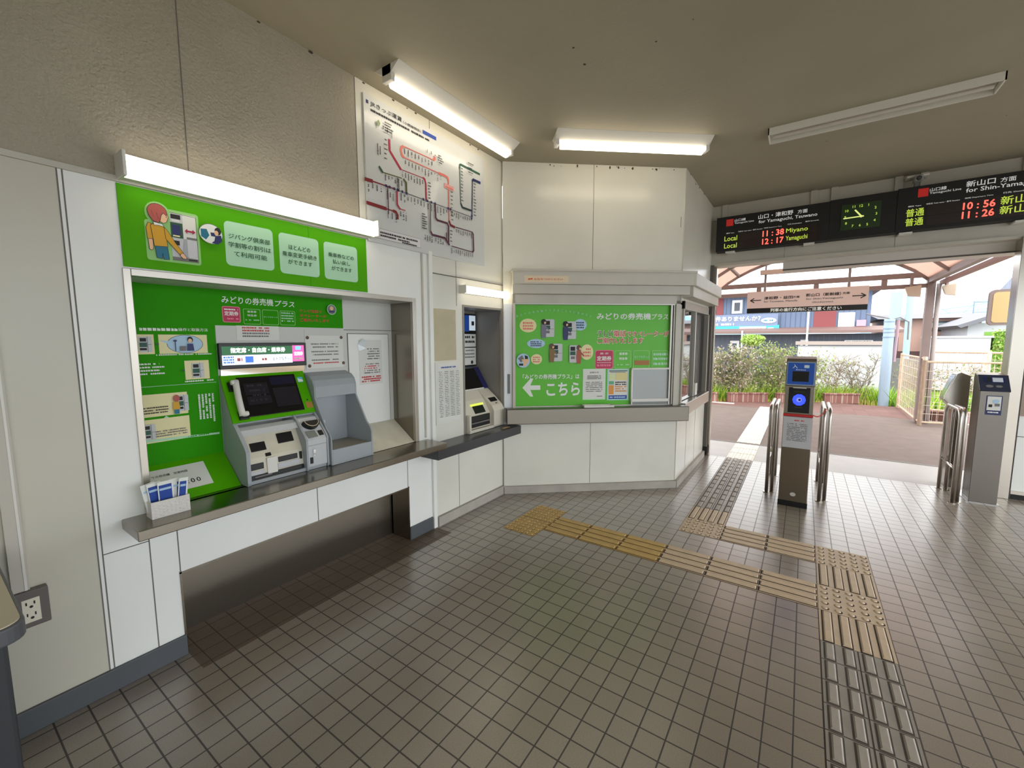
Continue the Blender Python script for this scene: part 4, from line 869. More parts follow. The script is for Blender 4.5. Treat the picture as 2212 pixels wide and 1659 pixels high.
def bubble(u, v, ru, rv, col, inkc, tail):
    p.poly([(u+tail[0]*ru*.6-.012, v+tail[1]*rv*.6), (u+tail[0]*ru*1.25, v+tail[1]*rv*1.2), (u+tail[0]*ru*.6+.012, v+tail[1]*rv*.6+.01)], col); p.ell(u, v, ru, rv, col)
    for k in range(3): p.dashes(u-ru*.62, u+ru*.62, v+rv*.25-k*rv*.42, rv*.26, inkc, int(u*1000)+k, .92)
bubble(.240, 1.655, .082, .066, cream, salmon, (.8, .8)); bubble(.752, 1.662, .064, .056, skyb, navy, (-.9, -.4)); bubble(.318, 1.482, .088, .044, skyb, navy, (.9, .5)); bubble(.822, 1.397, .064, .076, cream, salmon, (-.9, .4)); bubble(.322, 1.330, .055, .050, cream, salmon, (-.9, .3))
def scene(u, v, coat, hairc, side=-1):
    p.rr(u-.045, u+.055, v-.085, v+.085, .012, grey_l); p.rect(u-.035, u+.012, v+.03, v+.07, ink); p.rect(u-.038, u+.015, v-.012, v+.024, dkg2); p.rect(u-.03, u+.01, v-.05, v-.024, gink); p.rect(u+.018, u+.05, v-.01, v-.006, gink)
    x = u+side*.048; p.poly([(x-.022, v+.035), (x+.022, v+.035), (x+.026, v-.03), (x+.02, v-.095), (x-.02, v-.095), (x-.026, v-.03)], coat); p.ell(x, v+.060, .024, .027, hairc); p.poly([(x+.005, v+.062), (x+.024, v+.060), (x+.020, v+.042), (x+.004, v+.040)], skin); p.poly([(x+.015, v+.028), (x+.055, v-.012), (x+.048, v-.022), (x+.012, v+.0)], coat)
scene(.440, 1.630, M('violet_coat', (120,116,140), .5), ink); scene(.655, 1.610, navy, ink); scene(.520, 1.395, M('khaki_coat', (132,104,60), .5), M('brown_hair', (96,64,44), .5)); scene(.690, 1.380, M('red_coat', (170,84,60), .5), M('brown_hair', (96,64,44), .5), 1)
p.ell(.192, 1.318, .068, .072, M('bubble_rim', (120,180,110), .5)); p.ell(.192, 1.318, .064, .068, skyb); p.poly([(.14,1.34),(.18,1.37),(.20,1.33),(.17,1.30)], gink); p.poly([(.205,1.37),(.235,1.36),(.24,1.32),(.21,1.33)], ink); p.poly([(.175,1.33),(.25,1.335),(.235,1.30),(.205,1.262),(.19,1.265),(.195,1.30)], skin); p.rect(.15, .19, 1.27, 1.29, ink)
p.build('pictures', root)
# sheets on the poster
def sheet(u0, u1, v0, v1, border, label):
    r_ = thing('notice_sheet', label, 'notice', tuple(F0((u0+u1)/2, v0, 0)))
    mb = MB(); mb.obox(F0, u0, u1, v0, v1, -.0095, -.0085, border); mb.obox(F0, u0+.012, u1-.012, v0+.012, v1-.010, -.0085, -.008, paper); mb.build('sheet', r_); return r_
Fh = lambda u, v, d: F0(u, v, d-.008)
r_ = sheet(.785, 1.015, .925, 1.232, M('mint_border', (206,234,206), .5), 'white printed letter taped at the bottom of the green window poster')
p = Print(Fh); p.text('お知らせ', .90, 1.188, .016, ink, .09, .02, 'C')
for k in range(3): p.dashes(.83, .97, 1.158-k*.014, .009, gink, 200+k, .9)
for k in range(6): p.dashes(.815, .985, 1.095-k*.018, .008, gink, 210+k, .8)
p.dashes(.93, .99, .955, .008, gink, 9); p.build('print', r_)
r_ = sheet(1.032, 1.255, .915, 1.228, M('sky_border', (170,222,206), .5), 'colourful leaflet sheet with orange and blue blocks beside the white letter')
p = Print(Fh); p.rect(1.05, 1.237, 1.205, 1.214, M('bottle_green', (40,100,84), .5)); p.rect(1.05, 1.115, 1.12, 1.18, M('pale_lime', (214,226,170), .5)); p.rect(1.12, 1.237, 1.115, 1.19, M('straw_print', (226,214,150), .5)); p.rect(1.05, 1.10, 1.075, 1.108, M('sea_green', (96,176,130), .5)); p.rect(1.05, 1.10, .975, 1.068, orange); p.rect(1.05, 1.237, .928, .966, blue)
for k in range(5): p.dashes(1.115, 1.23, 1.09-k*.022, .012, ink if k < 2 else orange, 220+k, .75)
p.dashes(1.06, 1.22, .940, .014, skyb, 3, .9); p.dashes(1.06, 1.22, 1.193, .007, gink, 4, .9); p.build('print', r_)
mb = MB(); Fx = lambda u, v, d: F0(u, v, d+.135); mb.obox(Fx, .185, .60, 2.045, 2.105, .0005, .0012, M('buff_sticker', (226,206,176), .5)); o = mb.build('shutter_sticker')
p = Print(lambda u, v, d: F0(u, v, d+.1362)); op = M('orange_ink', (216,96,50), .5); p.poly([(.215,2.072),(.232,2.084),(.232,2.078),(.262,2.084),(.262,2.070),(.232,2.068),(.232,2.062)], op); p.text('お気をつけください', .275, 2.064, .020, op, .27, .015); p.build('lettering', o)
tag(o, 'buff sticker with an orange arrow on the shutter box above the green poster', 'sticker')
# ================================================================ DEPARTURE BOARD
YS = 3.25
root = thing('departure_board', 'long black departure board with red times and a clock over the gateway', 'board', (.25, YS, 2.57))
mb = MB(); mb.box(-1.105, -.005, YS, YS+.13, 2.575, 2.975, blackm); mb.box(-.005, .535, YS+.004, YS+.13, 2.578, 2.985, blackm); mb.box(.535, 1.70, YS, YS+.13, 2.580, 2.995, blackm); mb.build('case', root, bevel=.003)
mb = MB()
for x in (-.95, -.17, .62, 1.4): mb.box(x-.05, x+.05, YS+.02, YS+.14, 2.556, 2.574, lamp_w)
mb.build('brackets', root, bevel=.002)
FD = FY(YS-.0005)
white_d = M('board_white', (226,226,226), .5, emit=.25); led_r = M('led_red', (255,84,70), .5, emit=1.5); led_g = M('led_lime', (160,180,60), .5, emit=.75); amber_d = M('led_panel', (38,20,16), .4)
p = Print(FD)
for o_, rows in ((0, 0), (1.63, 1)):
    for q in (((-.865, -.10, 2.675, 2.765), (-.865, -.10, 2.588, 2.668)), ((.76, 1.66, 2.705, 2.80), (.76, 1.66, 2.612, 2.697)))[rows]:
        p = Print(FD); p.rect(*q, amber_d); p.build('led_panel', root)
p = Print(FD, d0=.001)
p.rect(-1.0, -.925, 2.862, 2.94, M('line_red', (200,40,34), .4, emit=.15)); p.rect(.682, .756, 2.888, 2.966, M('line_red', (200,40,34), .4, emit=.15)); p.build('line_marks', root)
p = Print(FD, d0=.001)
p.text('山口線', -.912, 2.903, .030, white_d, .115, .012); p.text('Yamaguchi Line', -.912, 2.872, .024, white_d, .20, .006)
p.text('山口・津和野', -.668, 2.894, .050, white_d, .335, .014); p.text('方面', -.292, 2.895, .040, white_d, .09, .012); p.text('for Yamaguchi, Tsuwano', -.662, 2.836, .044, white_d, .55, .012)
p.text('種別 Type', -.995, 2.772, .014, white_d, .085, .012); p.text('列車名 Train name・番号 Number', -.868, 2.776, .014, white_d, .25, .01); p.text('時刻 Departure Time', -.604, 2.778, .014, white_d, .17, .01); p.text('行先 Destination', -.378, 2.786, .014, white_d, .13, .01); p.text('案内 Remarks', -.215, 2.792, .013, white_d, .12, .01)
p.text('山口線', .764, 2.926, .032, white_d, .115, .012); p.text('Yamaguchi Line', .764, 2.896, .026, white_d, .215, .006)
p.text('新山口', 1.010, 2.918, .052, white_d, .185, .014); p.text('方面', 1.226, 2.918, .040, white_d, .095, .012); p.text('for Shin-Yamaguchi', 1.012, 2.858, .048, white_d, .48, .012)
p.text('種別 Type', .617, 2.802, .015, white_d, .095, .012); p.text('列車名 Train name・番号 Number', .748, 2.806, .014, white_d, .23, .01); p.text('時刻 Departure Time', 1.010, 2.810, .015, white_d, .18, .01); p.text('行先 Destination', 1.25, 2.814, .015, white_d, .19, .01)
p.build('lettering', root)
p = Print(FD, d0=.0014)
for s, u, v, wd in (('11 : 38', -.615, 2.692, .205), ('12 : 17', -.615, 2.604, .205), ('10 : 56', 1.004, 2.717, .205), ('11 : 26', 1.002, 2.636, .205)): p.text(s, u, v, .062, led_r, wd, .022)
p.build('times', root)
p = Print(FD, d0=.0014)
for s, u, v, h, wd in (('Local', -1.012, 2.690, .055, .135), ('Local', -1.012, 2.606, .055, .135), ('Miyano', -.388, 2.690, .058, .20), ('Yamaguchi', -.388, 2.604, .062, .20), ('普通', .607, 2.712, .074, .13), ('普通', .607, 2.624, .074, .13), ('新山口', 1.242, 2.720, .072, .24), ('新山口', 1.242, 2.636, .072, .24)): p.text(s, u, v, h, led_g, wd, .012)
p.build('led_words', root)
mb = MB(); mb.box(.095, .415, YS-.004, YS+.004, 2.655, 2.915, M('clock_face', (20,36,12), .4, emit=.35)); ck = mb.build('clock', root, bevel=.002)
p = Print(FY(YS-.0045)); cl = M('clock_lime', (168,190,70), .5, emit=.6); cg = M('clock_hand', (196,206,120), .5, emit=.7)
for k in range(12):
    a = radians(90-30*(k+1)); t = min(1/max(abs(cos(a)), 1e-6), .82/max(abs(sin(a)), 1e-6)); t = min(t, 1.06)
    p.text(str(k+1), .255+.125*cos(a)*t, 2.775+.118*sin(a)*t, .024, cl, None, .02, 'C')
p.line([(.262,2.778),(.118,2.775)], .012, cg); p.line([(.282,2.778),(.262,2.778)], .014, cg); p.line([(.262,2.778),(.208,2.848)], .014, cg); p.ell(.26, 2.778, .012, .012, cg, 12); p.build('clock_hands', ck)
root = thing('security_camera', 'small pale security camera on the beam above the departure board', 'camera', (.66, YS+.08, 3.05))
mb = MB(); mb.box(.59, .75, 3.24, 3.37, 3.085, 3.10, lamp_w); mb.box(.655, .685, 3.28, 3.32, 3.0, 3.085, gink); mb.build('bracket', root, bevel=.003)
mb = MB(); mb.box(.64, .70, 3.18, 3.30, 3.035, 3.085, M('camera_body', (150,150,146), .35)); mb.tube([(.67, 3.19, 3.055), (.67, 3.165, 3.05)], .02, black, 12); mb.build('body', root, bevel=.006)
# ================================================================ TICKET GATES
root = thing('ic_gate_reader', 'steel card reader post with a glowing blue ring in the middle of the gateway', 'ticket gate', (-.16, 2.09, 0))
x0, x1, y0, y1 = -.27, -.05, 1.985, 2.20; gate_s = brushed('gate_steel', (140,130,116), .3, .04)
mb = MB(); mb.box(x0, x1, y0, y1, .045, .83, gate_s); mb.build('pillar', root, bevel=.004)
mb = MB(); mb.box(x0-.003, x1+.003, y0-.003, y1+.003, 0, .05, black); mb.build('plinth', root, bevel=.003)
mb = MB(); mb.box(x0, x1, y0, y1, .852, 1.10, steel); mb.prism([(x0, y0, 1.10), (x0, y1, 1.10), (x0, y1, 1.36), (x0, y0+.04, 1.345), (x0, y0, 1.33)], (x1-x0, 0, 0), M('head_bronze', (120,108,96), .35, .5)); mb.build('head', root, bevel=.003)
mb = MB(); mb.box(x0-.001, x1+.001, y0-.001, y1+.001, .83, .852, M('red_band', (190,40,44), .4)); mb.build('red_band', root)
FG = FY(y0)
mb = MB(); mb.obox(FG, x0+.006, x1-.006, 1.112, 1.318, 0, .008, M('gate_frame', (150,170,196), .3)); mb.obox(FG, x0+.014, x1-.014, 1.120, 1.310, .008, .010, M('gate_blue', (26,66,140), .3, emit=.25)); mb.obox(FG, x0+.05, x1-.05, 1.145, 1.235, .010, .011, screen); s_ = mb.build('screen', root)
p = Print(lambda u, v, d: FG(u, v, d+.011)); p.text('入', -.222, 1.262, .034, white, .036, .015); p.rr(-.138, -.100, 1.266, 1.292, .003, skyb); p.text('場', -.137, 1.266, .026, white, .03, .015); p.text('Entrance', -.16, 1.244, .012, white, .07, .012, 'C'); p.build('lettering', s_)
mb = MB(); mb.obox(FG, x0+.03, x1-.03, .865, 1.09, 0, .006, black); mb.obox(FG, x0+.06, x1-.06, 1.085, 1.093, 0, .012, lamp_w); rd = mb.build('card_reader', root, bevel=.003)
p = Print(lambda u, v, d: FG(u, v, d+.006)); rb = M('ring_blue', (40,60,255), .4, emit=1.6); p.ell(-.160, .982, .050, .052, rb, 10); p.ell(-.160, .982, .020, .020, M('ring_inner', (110,120,240), .4, emit=.8)); p.ell(-.156, .982, .010, .010, black); p.rect(-.200, -.12, 1.052, 1.056, M('olive_mark', (76,80,30), .5)); p.rect(-.19, -.13, .912, .916, M('olive_mark', (76,80,30), .5)); p.build('ring', rd)
mb = MB(); mb.obox(FG, x0+.004, x1-.004, .545, .826, .0005, .003, M('grey_sticker', (190,190,194), .5)); st = mb.build('sticker', root)
p = Print(lambda u, v, d: FG(u, v, d+.003)); p.dashes(-.20, -.11, .79, .010, redp, 2, .9)
for k in range(11): p.dashes(-.235, -.085, .76-k*.015, .007, gink, 300+k, .8)
p.build('print', st)
p = Print(FG, d0=.001); p.ell(-.16, .115, .022, .018, M('pale_mark', (190,184,176), .4)); p.build('maker_plate', root)
# inverted-U guard rails
rail_m = M('rail_steel', (196,190,184), .28, 1.0)
def rail(x, y0, y1, h, label, gap=.042):
    r_ = thing('guard_rail', label, 'rail', (x, (y0+y1)/2, 0), 'guard rails of the ticket gates')
    rr_ = .0155
    for k, xx in enumerate((x-gap/2, x+gap/2)):
        a, b_ = (y0, y1) if k == 0 else (y0+.05, y1-.05)
        pts = [(xx, a, 0.002), (xx, a, h-.08)]+[(xx, a+.08-.08*cos(pi/2*t/5), h-.08+.08*sin(pi/2*t/5)) for t in range(1, 6)]+[(xx, b_-.08+.08*sin(pi/2*t/5), h-.08+.08*cos(pi/2*t/5)) for t in range(0, 6)]+[(xx, b_, .002)]
        mb = MB(); mb.tube(pts, rr_, rail_m, 12); mb.build('hoop', r_, smooth=True)
    mb = MB(); mb.tube([(x-gap/2, y0, .32), (x-gap/2, y1, .32)], .012, chrome, 10); mb.build('lower_bar', r_, smooth=True)
    mb = MB(); 
    for xx, yy in ((x-gap/2, y0), (x-gap/2, y1), (x+gap/2, y0+.05), (x+gap/2, y1-.05)): mb.tube([(xx, yy, 0), (xx, yy, .006)], .03, steel, 14)
    mb.build('floor_flanges', r_); return r_
rail(-.36, 2.29, 2.98, .865, 'steel hooped guard rail left of the glowing gate reader')
rail(.065, 2.28, 2.97, .865, 'steel hooped guard rail right of the glowing gate reader')
rail(1.085, 2.92, 3.40, .87, 'steel hooped guard rail beside the slant-topped gate reader')
mb = MB(); pts = []
for k in range(30):
    t = k/29; pts.append((-.048+.10*t, 2.06+.24*t+.004*sin(k*2.2), .842+.03*t-.035*sin(pi*t)+.004*cos(k*2.2)))
mb.tube(pts, .004, M('red_cord', (196,60,50), .5), 6); tag(mb.build('red_cord', smooth=True), 'thin red cord from the glowing reader post to the right guard rail', 'cord')
# exit reader with the dark sloping screen
root = thing('exit_gate_reader', 'steel reader post with a dark sloping screen beside the right door jamb', 'ticket gate', (1.29, 3.16, 0))
x0, x1, y0, y1 = 1.20, 1.385, 3.06, 3.26
mb = MB(); mb.prism([(x0, y0, .006), (x0, y1, .006), (x0, y1, 1.20), (x0, y0+.10, 1.18), (x0, y0, 1.045)], (x1-x0, 0, 0), brushed('exit_steel', (112,107,100), .28, .04)); mb.build('pillar', root, bevel=.004)
mb = MB(); mb.box(x0-.02, x1+.015, y0-.02, y1+.02, 0, .008, chrome); mb.build('plinth', root, bevel=.002)
G = FS((x0, y0, 1.045), (1, 0, 0), (0, .10, .135))
mb = MB(); mb.obox(G, -.004, x1-x0+.004, -.005, .170, .0, .012, M('slate_screen', (50,56,74), .25)); sc_ = mb.build('screen', root, bevel=.003)
p = Print(lambda u, v, d: G(u, v, d+.012)); p.rect(.03, .16, .085, .145, navy); p.rect(.045, .075, .09, .140, ink); p.rect(.085, .15, .092, .138, M('lcd_grey', (176,184,190), .3, emit=.2)); p.ell(.06, .045, .024, .014, gink); p.ell(.12, .045, .022, .012, gink); p.build('controls', sc_)
mb = MB(); mb.obox(FY(y0), 1.245, 1.345, .83, 1.005, .0005, .003, navy); mb.obox(FY(y0), 1.252, 1.338, .872, .998, .003, .0035, paper); st = mb.build('sticker', root)
p = Print(FY(y0-.0035)); p.rect(1.262, 1.285, .90, .925, ink); p.ell(1.305, .955, .022, .018, skyb); p.dashes(1.26, 1.33, .848, .012, white, 4, .9); p.rect(1.30, 1.33, .91, .935, gink); p.build('print', st)
mb = MB()
for z in (.335, .655): mb.tube([(x1, 3.12, z), (1.43, 3.36, z)], .011, chrome, 8)
mb.build('wall_ties', root)
# slant-topped reader turned to the left
root = thing('slant_gate_reader', 'steel reader post with a bright slanting top behind the right guard rail', 'ticket gate', (1.17, 3.6, 0))
mb = MB(); mb.prism([(1.055, 3.5, .905), (1.135, 3.5, 1.165), (1.165, 3.5, 1.182), (1.235, 3.5, 1.150), (1.235, 3.5, .52), (1.118, 3.5, .82)], (0, .18, 0), steel); mb.build('head', root, bevel=.004)
mb = MB(); mb.box(1.125, 1.235, 3.52, 3.66, 0, .85, steel2); mb.build('pillar', root, bevel=.003)
mb = MB(); G = FS((1.055, 3.68, .905), (0, -1, 0), (.08, 0, .26)); mb.obox(G, .012, .168, .02, .25, .0, .006, chrome); mb.obox(G, .03, .15, .10, .22, .006, .008, M('pale_screen', (170,190,200), .1)); mb.build('reader_plate', root, bevel=.002)
# ================================================================ OUTSIDE
brown = M('canopy_brown', (142,126,122), .5, noise=.05); roofm = M('salmon_roofing', (226,178,160), .6)
# translucent sheeting
t = roofm.node_tree; bs = t.nodes['Principled BSDF']; tr = t.nodes.new('ShaderNodeBsdfTranslucent'); tr.inputs[0].default_value = (*lin((238,222,212)), 1); mx = t.nodes.new('ShaderNodeMixShader'); mx.inputs[0].default_value = .55
t.links.new(bs.outputs[0], mx.inputs[1]); t.links.new(tr.outputs[0], mx.inputs[2]); t.links.new(mx.outputs[0], t.nodes['Material Output'].inputs[0])
root = thing('platform_canopy', 'brown steel canopy with curved salmon sheeting outside the gateway', 'canopy', (1.63, 7.9, 0))
def arc(y, dz=0, n=16, x0=-1.82, x1=1.62, zs=2.50, pk=.66):
    out_ = []
    for k in range(n+1):
        tt = k/n; out_.append((x0+(x1-x0)*tt, y, zs+pk*(1-(2*tt-1)**2)**.85+dz))
    return out_
n = 16; ys = [3.95+.33*k for k in range(13)]
mb = MB(); vs = []; fs = []
for y in (3.9, 8.0): vs += arc(y, .06)
for k in range(n): fs.append((k, k+1, n+2+k, n+1+k))
mb.add(vs, fs, roofm); o = mb.build('roof_sheeting', root); sm = o.modifiers.new('thick', 'SOLIDIFY'); sm.thickness = .004
for y in (4.0, 5.3, 6.6, 7.9):
    mb = MB(); A_ = arc(y)
    for k in range(n):
        a, b_ = Vector(A_[k]), Vector(A_[k+1]); mb.prism([a+Vector((0, -.03, 0)), b_+Vector((0, -.03, 0)), b_+Vector((0, -.03, .055)), a+Vector((0, -.03, .055))], (0, .06, 0), brown)
    mb.build('rib', root)
for k in (2, 4, 6, 8, 10, 12, 14):
    a = arc(3.9)[k]; mb = MB(); mb.box(a[0]-.025, a[0]+.025, 3.9, 8.0, a[2]+.02, a[2]+.06, brown); mb.build('purlin', root)
mb = MB(); mb.box(-1.9, 1.68, 7.86, 7.94, 2.60, 2.69, brown); mb.build('beam', root)
mb = MB(); mb.box(-1.9, 1.68, 7.86, 7.94, 2.42, 2.49, brown); mb.build('beam', root)
mb = MB(); mb.box(-1.88, -1.80, 3.9, 7.94, 2.42, 2.54, brown); mb.build('beam', root)
mb = MB(); mb.box(1.585, 1.665, 3.9, 7.94, 2.50, 2.62, brown); mb.build('beam', root)
mb = MB(); mb.box(1.74, 1.79, 3.9, 7.94, 2.46, 2.53, M('gutter_brown', (150,112,104), .5)); mb.build('gutter', root)
for x in (-.02, 1.0, -1.0): mb = MB(); mb.box(x-.04, x+.04, 7.87, 7.93, 2.49, 2.60, brown); mb.build('strut', root)
mb = MB(); mb.prism([(1.60, 7.87, 2.52), (1.65, 7.87, 2.52), (2.05, 6.4, 2.72), (2.0, 6.4, 2.72)], (0, .02, .06), brown); mb.build('strut', root)
mb = MB(); mb.box(1.575, 1.685, 7.84, 7.96, 0, 2.60, brown); mb.build('post', root, bevel=.006)
mb = MB(); mb.tube([(1.735, 7.9, 0), (1.735, 7.9, 2.48)], .035, M('drain_pipe', (176,168,166), .5), 10); mb.build('downpipe', root, smooth=True)
for i, (xa, xb, lb) in enumerate(((1.25, 1.47, 'beige loudspeaker box on the left of the canopy post'), (1.72, 1.90, 'beige loudspeaker box on the right of the canopy post'))):
    mb = MB(); sm_ = M('speaker_beige', (196,178,158), .5); yy = 7.76
    mb.add([(xa, yy-.12, 2.42), (xb, yy-.12, 2.45), (xb, yy-.12, 2.24), (xa+.05, yy-.12, 2.26), (xa+.04, yy+.1, 2.40), (xb-.03, yy+.1, 2.42), (xb-.03, yy+.1, 2.27), (xa+.08, yy+.1, 2.29)], [(0,3,2,1),(4,5,6,7),(0,1,5,4),(1,2,6,5),(2,3,7,6),(3,0,4,7)], sm_)
    mb.box((xa+xb)/2-.02, (xa+xb)/2+.02, yy, yy+.10, 2.38, 2.62, brown)
    tag(mb.build('loudspeaker', bevel=.01), lb, 'loudspeaker')
# hanging direction sign
root = thing('hanging_sign', 'pink platform direction sign with arrows hanging beyond the gateway', 'sign', (-.19, 5.0, 2.0))
pk = M('sign_pink', (222,196,186), .5)
mb = MB(); mb.box(-.915, .53, 5.0, 5.10, 1.988, 2.236, pk); mb.build('panel', root, bevel=.003)
mb = MB(); mb.box(-.912, .528, 5.0, 5.09, 1.918, 1.986, black); mb.build('caution_strip', root)
mb = MB(); mb.box(-.76, .38, 5.01, 5.09, 2.49, 2.555, M('sign_bar', (214,190,176), .5)); mb.build('hanger_bar', root, bevel=.003)
for x in (-.69, .315): mb = MB(); mb.box(x-.014, x+.014, 5.03, 5.07, 2.235, 2.50, brown); mb.build('hanger', root)
for x in (-.69, .315): mb = MB(); mb.box(x-.010, x+.010, 5.03, 5.07, 2.55, 3.12, brown); mb.build('hanger', root)
p = Print(FY(4.9995))
for s in (1, -1):
    cx = -.87 if s == 1 else .500; L_ = .14
    p.line([(cx, 2.108), (cx+s*L_, 2.108)], .012, ink); p.line([(cx+s*.050, 2.140), (cx, 2.108), (cx+s*.050, 2.076)], .013, ink)
p.build('arrows', root)
p = Print(FY(4.9995)); p.text('津和野・益田', -.69, 2.112, .044, ink, .36, .022); p.text('方面', -.325, 2.118, .030, ink, .08, .02); p.text('for Tsuwano, Masuda', -.69, 2.066, .030, gink, .42, .02)
p.text('新山口（新幹線）', -.168, 2.126, .046, ink, .40, .022); p.text('方面', .248, 2.138, .030, ink, .08, .02); p.text('for Shin-Yamaguchi', -.165, 2.076, .030, gink, .42, .02); p.text('(Shinkansen)', -.09, 2.030, .026, gink, .24, .02)
p.text('列車の進行方向にご注意ください', -.60, 1.928, .050, white, .85, .03); p.build('lettering', root)
root = thing('blank_sign', 'tan blank sign board with a brown rounded frame beyond the right jamb', 'sign', (2.05, 6.0, 0))
mb = MB(); P_ = []
def rrp(x0, x1, z0, z1, r_, y):
    q = []
    for cx, cz, a in ((x1-r_, z1-r_, 0), (x0+r_, z1-r_, 90), (x0+r_, z0+r_, 180), (x1-r_, z0+r_, 270)):
        for k in range(6): t = radians(a+k*18); q.append((cx+r_*cos(t), y, cz+r_*sin(t)))
    return q
mb.prism(rrp(1.90, 2.55, 1.70, 2.18, .06, 6.0), (0, .06, 0), brown); mb.build('frame', root)
mb = MB(); mb.prism(rrp(1.935, 2.515, 1.735, 2.145, .04, 5.995), (0, .005, 0), M('tan_board', (206,180,128), .5)); mb.build('face', root)
mb = MB(); mb.tube([(2.3, 6.03, 0), (2.3, 6.03, 1.75)], .03, brown, 8); mb.build('post', root)
# white rusted mesh fences on the platform
fw = M('fence_white', (226,214,196), .6, noise=.10, nscale=9); fr = M('fence_rust', (216,190,164), .8, noise=.25, nscale=14)
def fence(p0, p1, h, label, posts=2, z0=.06):
    p0, p1 = Vector((*p0, 0)), Vector((*p1, 0)); d = p1-p0; Ln = d.length; d.normalize()
    r_ = thing('mesh_fence', label, 'fence', tuple((p0+p1)/2))
    for k in range(posts):
        q = p0+d*Ln*k/(posts-1); mb = MB(); mb.tube([q, q+Vector((0, 0, h+.03))], .032, fw if k % 2 else fr, 8); mb.build('post', r_)
    mb = MB(); mb.tube([p0+Vector((0, 0, h)), p1+Vector((0, 0, h))], .020, fr, 6); mb.tube([p0+Vector((0, 0, z0)), p1+Vector((0, 0, z0))], .018, fr, 6); mb.build('rails', r_)
    mb = MB(); nn = int(Ln/.075)
    for k in range(1, nn): q = p0+d*Ln*k/nn; mb.tube([q+Vector((0, 0, z0)), q+Vector((0, 0, h))], .0035, fw if k % 3 else fr, 3, False)
    for k in range(1, int(h/.15)+1): mb.tube([p0+Vector((0, 0, z0+k*.15)), p1+Vector((0, 0, z0+k*.15))], .0045, fw if k % 4 else fr, 3, False)
    mb.build('wire_mesh', r_); return r_
fence((1.64, 10.0), (1.60, 7.62), 1.18, 'rusty white mesh fence running away from us past the canopy post', 2)
fence((1.60, 7.62), (2.62, 7.75), 1.12, 'rusty white mesh fence facing us behind the right-hand gates', 2)
fence((2.05, 9.6), (3.5, 9.0), 1.25, 'rusty mesh fence farthest back on the right of the platform', 3)
mb = MB()
for k in range(5): mb.box(1.72+k*.09, 1.78+k*.09, 7.95, 8.05, .05, .22, M('dark_brick', (96,66,56), .9))
tag(mb.build('brick_kerb'), 'low row of dark bricks behind the front mesh fence', 'kerb')
# ================================================================ PLANTERS, BUSHES, WEEDS
rb_ = random.Random(21)
brk = tile_mat('planter_brick', (168,120,108), (150,104,96), (196,180,168), size=.11, ms=.006, rough=.85)
PD = Vector((2.7, 1.5, 0)).normalized(); PN = Vector((-PD.y, PD.x, 0)); P0 = Vector((-1.75, 8.95, 0))
FPL = lambda u, v, d: P0+PD*u-PN*d+Vector((0, 0, v))
for i, (ua, ub, lb) in enumerate(((-2.4, -.12, 'low red brick planter wall nearest the booth, at the end of the flower bed'), (.12, 1.05, 'low red brick planter wall straight beyond the pale paving strip'), (1.25, 2.05, 'red brick planter wall hidden partly by the glowing gate reader'), (2.35, 3.12, 'low red brick planter wall beside the blue-grey pole'))):
    mb = MB(); mb.obox(FPL, ua, ub, -.02, .20, -.06, .06, brk); mb.obox(FPL, ua-.01, ub+.01, .195, .225, -.08, .08, brk); tag(mb.build('planter_wall', bevel=.008), lb, 'planter wall', 'brick planter walls')
leaf_c = [M('leaf_olive', (150,160,98), .6), M('leaf_fresh', (168,204,96), .6), M('leaf_dark', (112,128,84), .6), M('leaf_russet', (182,172,128), .6), M('leaf_pink', (206,188,184), .6)]
twig = M('twig_brown', (164,152,130), .8); twig2 = M('twig_grey', (146,138,120), .8)
def leafq(mb, p, s, mat, r):
    a = Vector((r.gauss(0, 1), r.gauss(0, 1), r.gauss(0, .7))).normalized(); b_ = a.orthogonal().normalized(); b_.rotate(Matrix.Rotation(r.uniform(0, 6.3), 3, a)); c_ = a.cross(b_)
    mb.face([p-b_*s, p-c_*s*.45, p+b_*s, p+c_*s*.45], mat)
def bush(x, y, w_, h, leaves, mix, label, seed, tw=twig):
    y -= max(0, (.94-x)*.50) if x < 1.2 else 0; r = random.Random(seed); root = thing('garden_bush', label, 'bush', (x, y, 0), 'bushes in the flower bed')
    mb = MB(); tips = []
    for k in range(7):
        base = Vector((x+r.uniform(-.2, .2)*w_, y+r.uniform(-.12, .12), 0)); d = Vector((r.uniform(-.5, .5)*w_, r.uniform(-.3, .3), 1)).normalized()
        pts = [base]; p = base.copy(); L_ = h*r.uniform(.75, 1.0)
        for s in range(5):
            d = (d+Vector((r.uniform(-.28, .28), r.uniform(-.2, .2), r.uniform(-.1, .2)))).normalized(); p = p+d*L_/5; pts.append(p.copy())
        mb.tube(pts, .013, tw, 4, False, .005)
        for s in range(1, 6):
            for q in range(4):
                b0 = pts[s]; dd = Vector((r.gauss(0, .6), r.gauss(0, .45), r.uniform(.1, .9))).normalized(); e = b0+dd*r.uniform(.10, .30)*h
                e.z = max(.05, min(e.z, h*1.05)); mid = (b0+e)/2+Vector((r.uniform(-.04, .04), r.uniform(-.04, .04), r.uniform(-.02, .03)))
                mb.tube([b0, mid, e], .006, tw, 3, False, .002); tips += [mid, e]
                for z in range(2):
                    f = e+Vector((r.gauss(0, .06), r.gauss(0, .06), r.uniform(0, .10))); mb.tube([mid, f], .003, tw, 3, False, .0015); tips.append(f)
    mb.build('branches', root)
    if leaves:
        mb = MB()
        for k in range(int(leaves*1.7)):
            t_ = r.choice(tips); p = t_+Vector((r.gauss(0, .045), r.gauss(0, .045), r.gauss(0, .045))); leafq(mb, p, r.uniform(.020, .042), leaf_c[r.choice(mix)], r)
        mb.build('foliage', root)
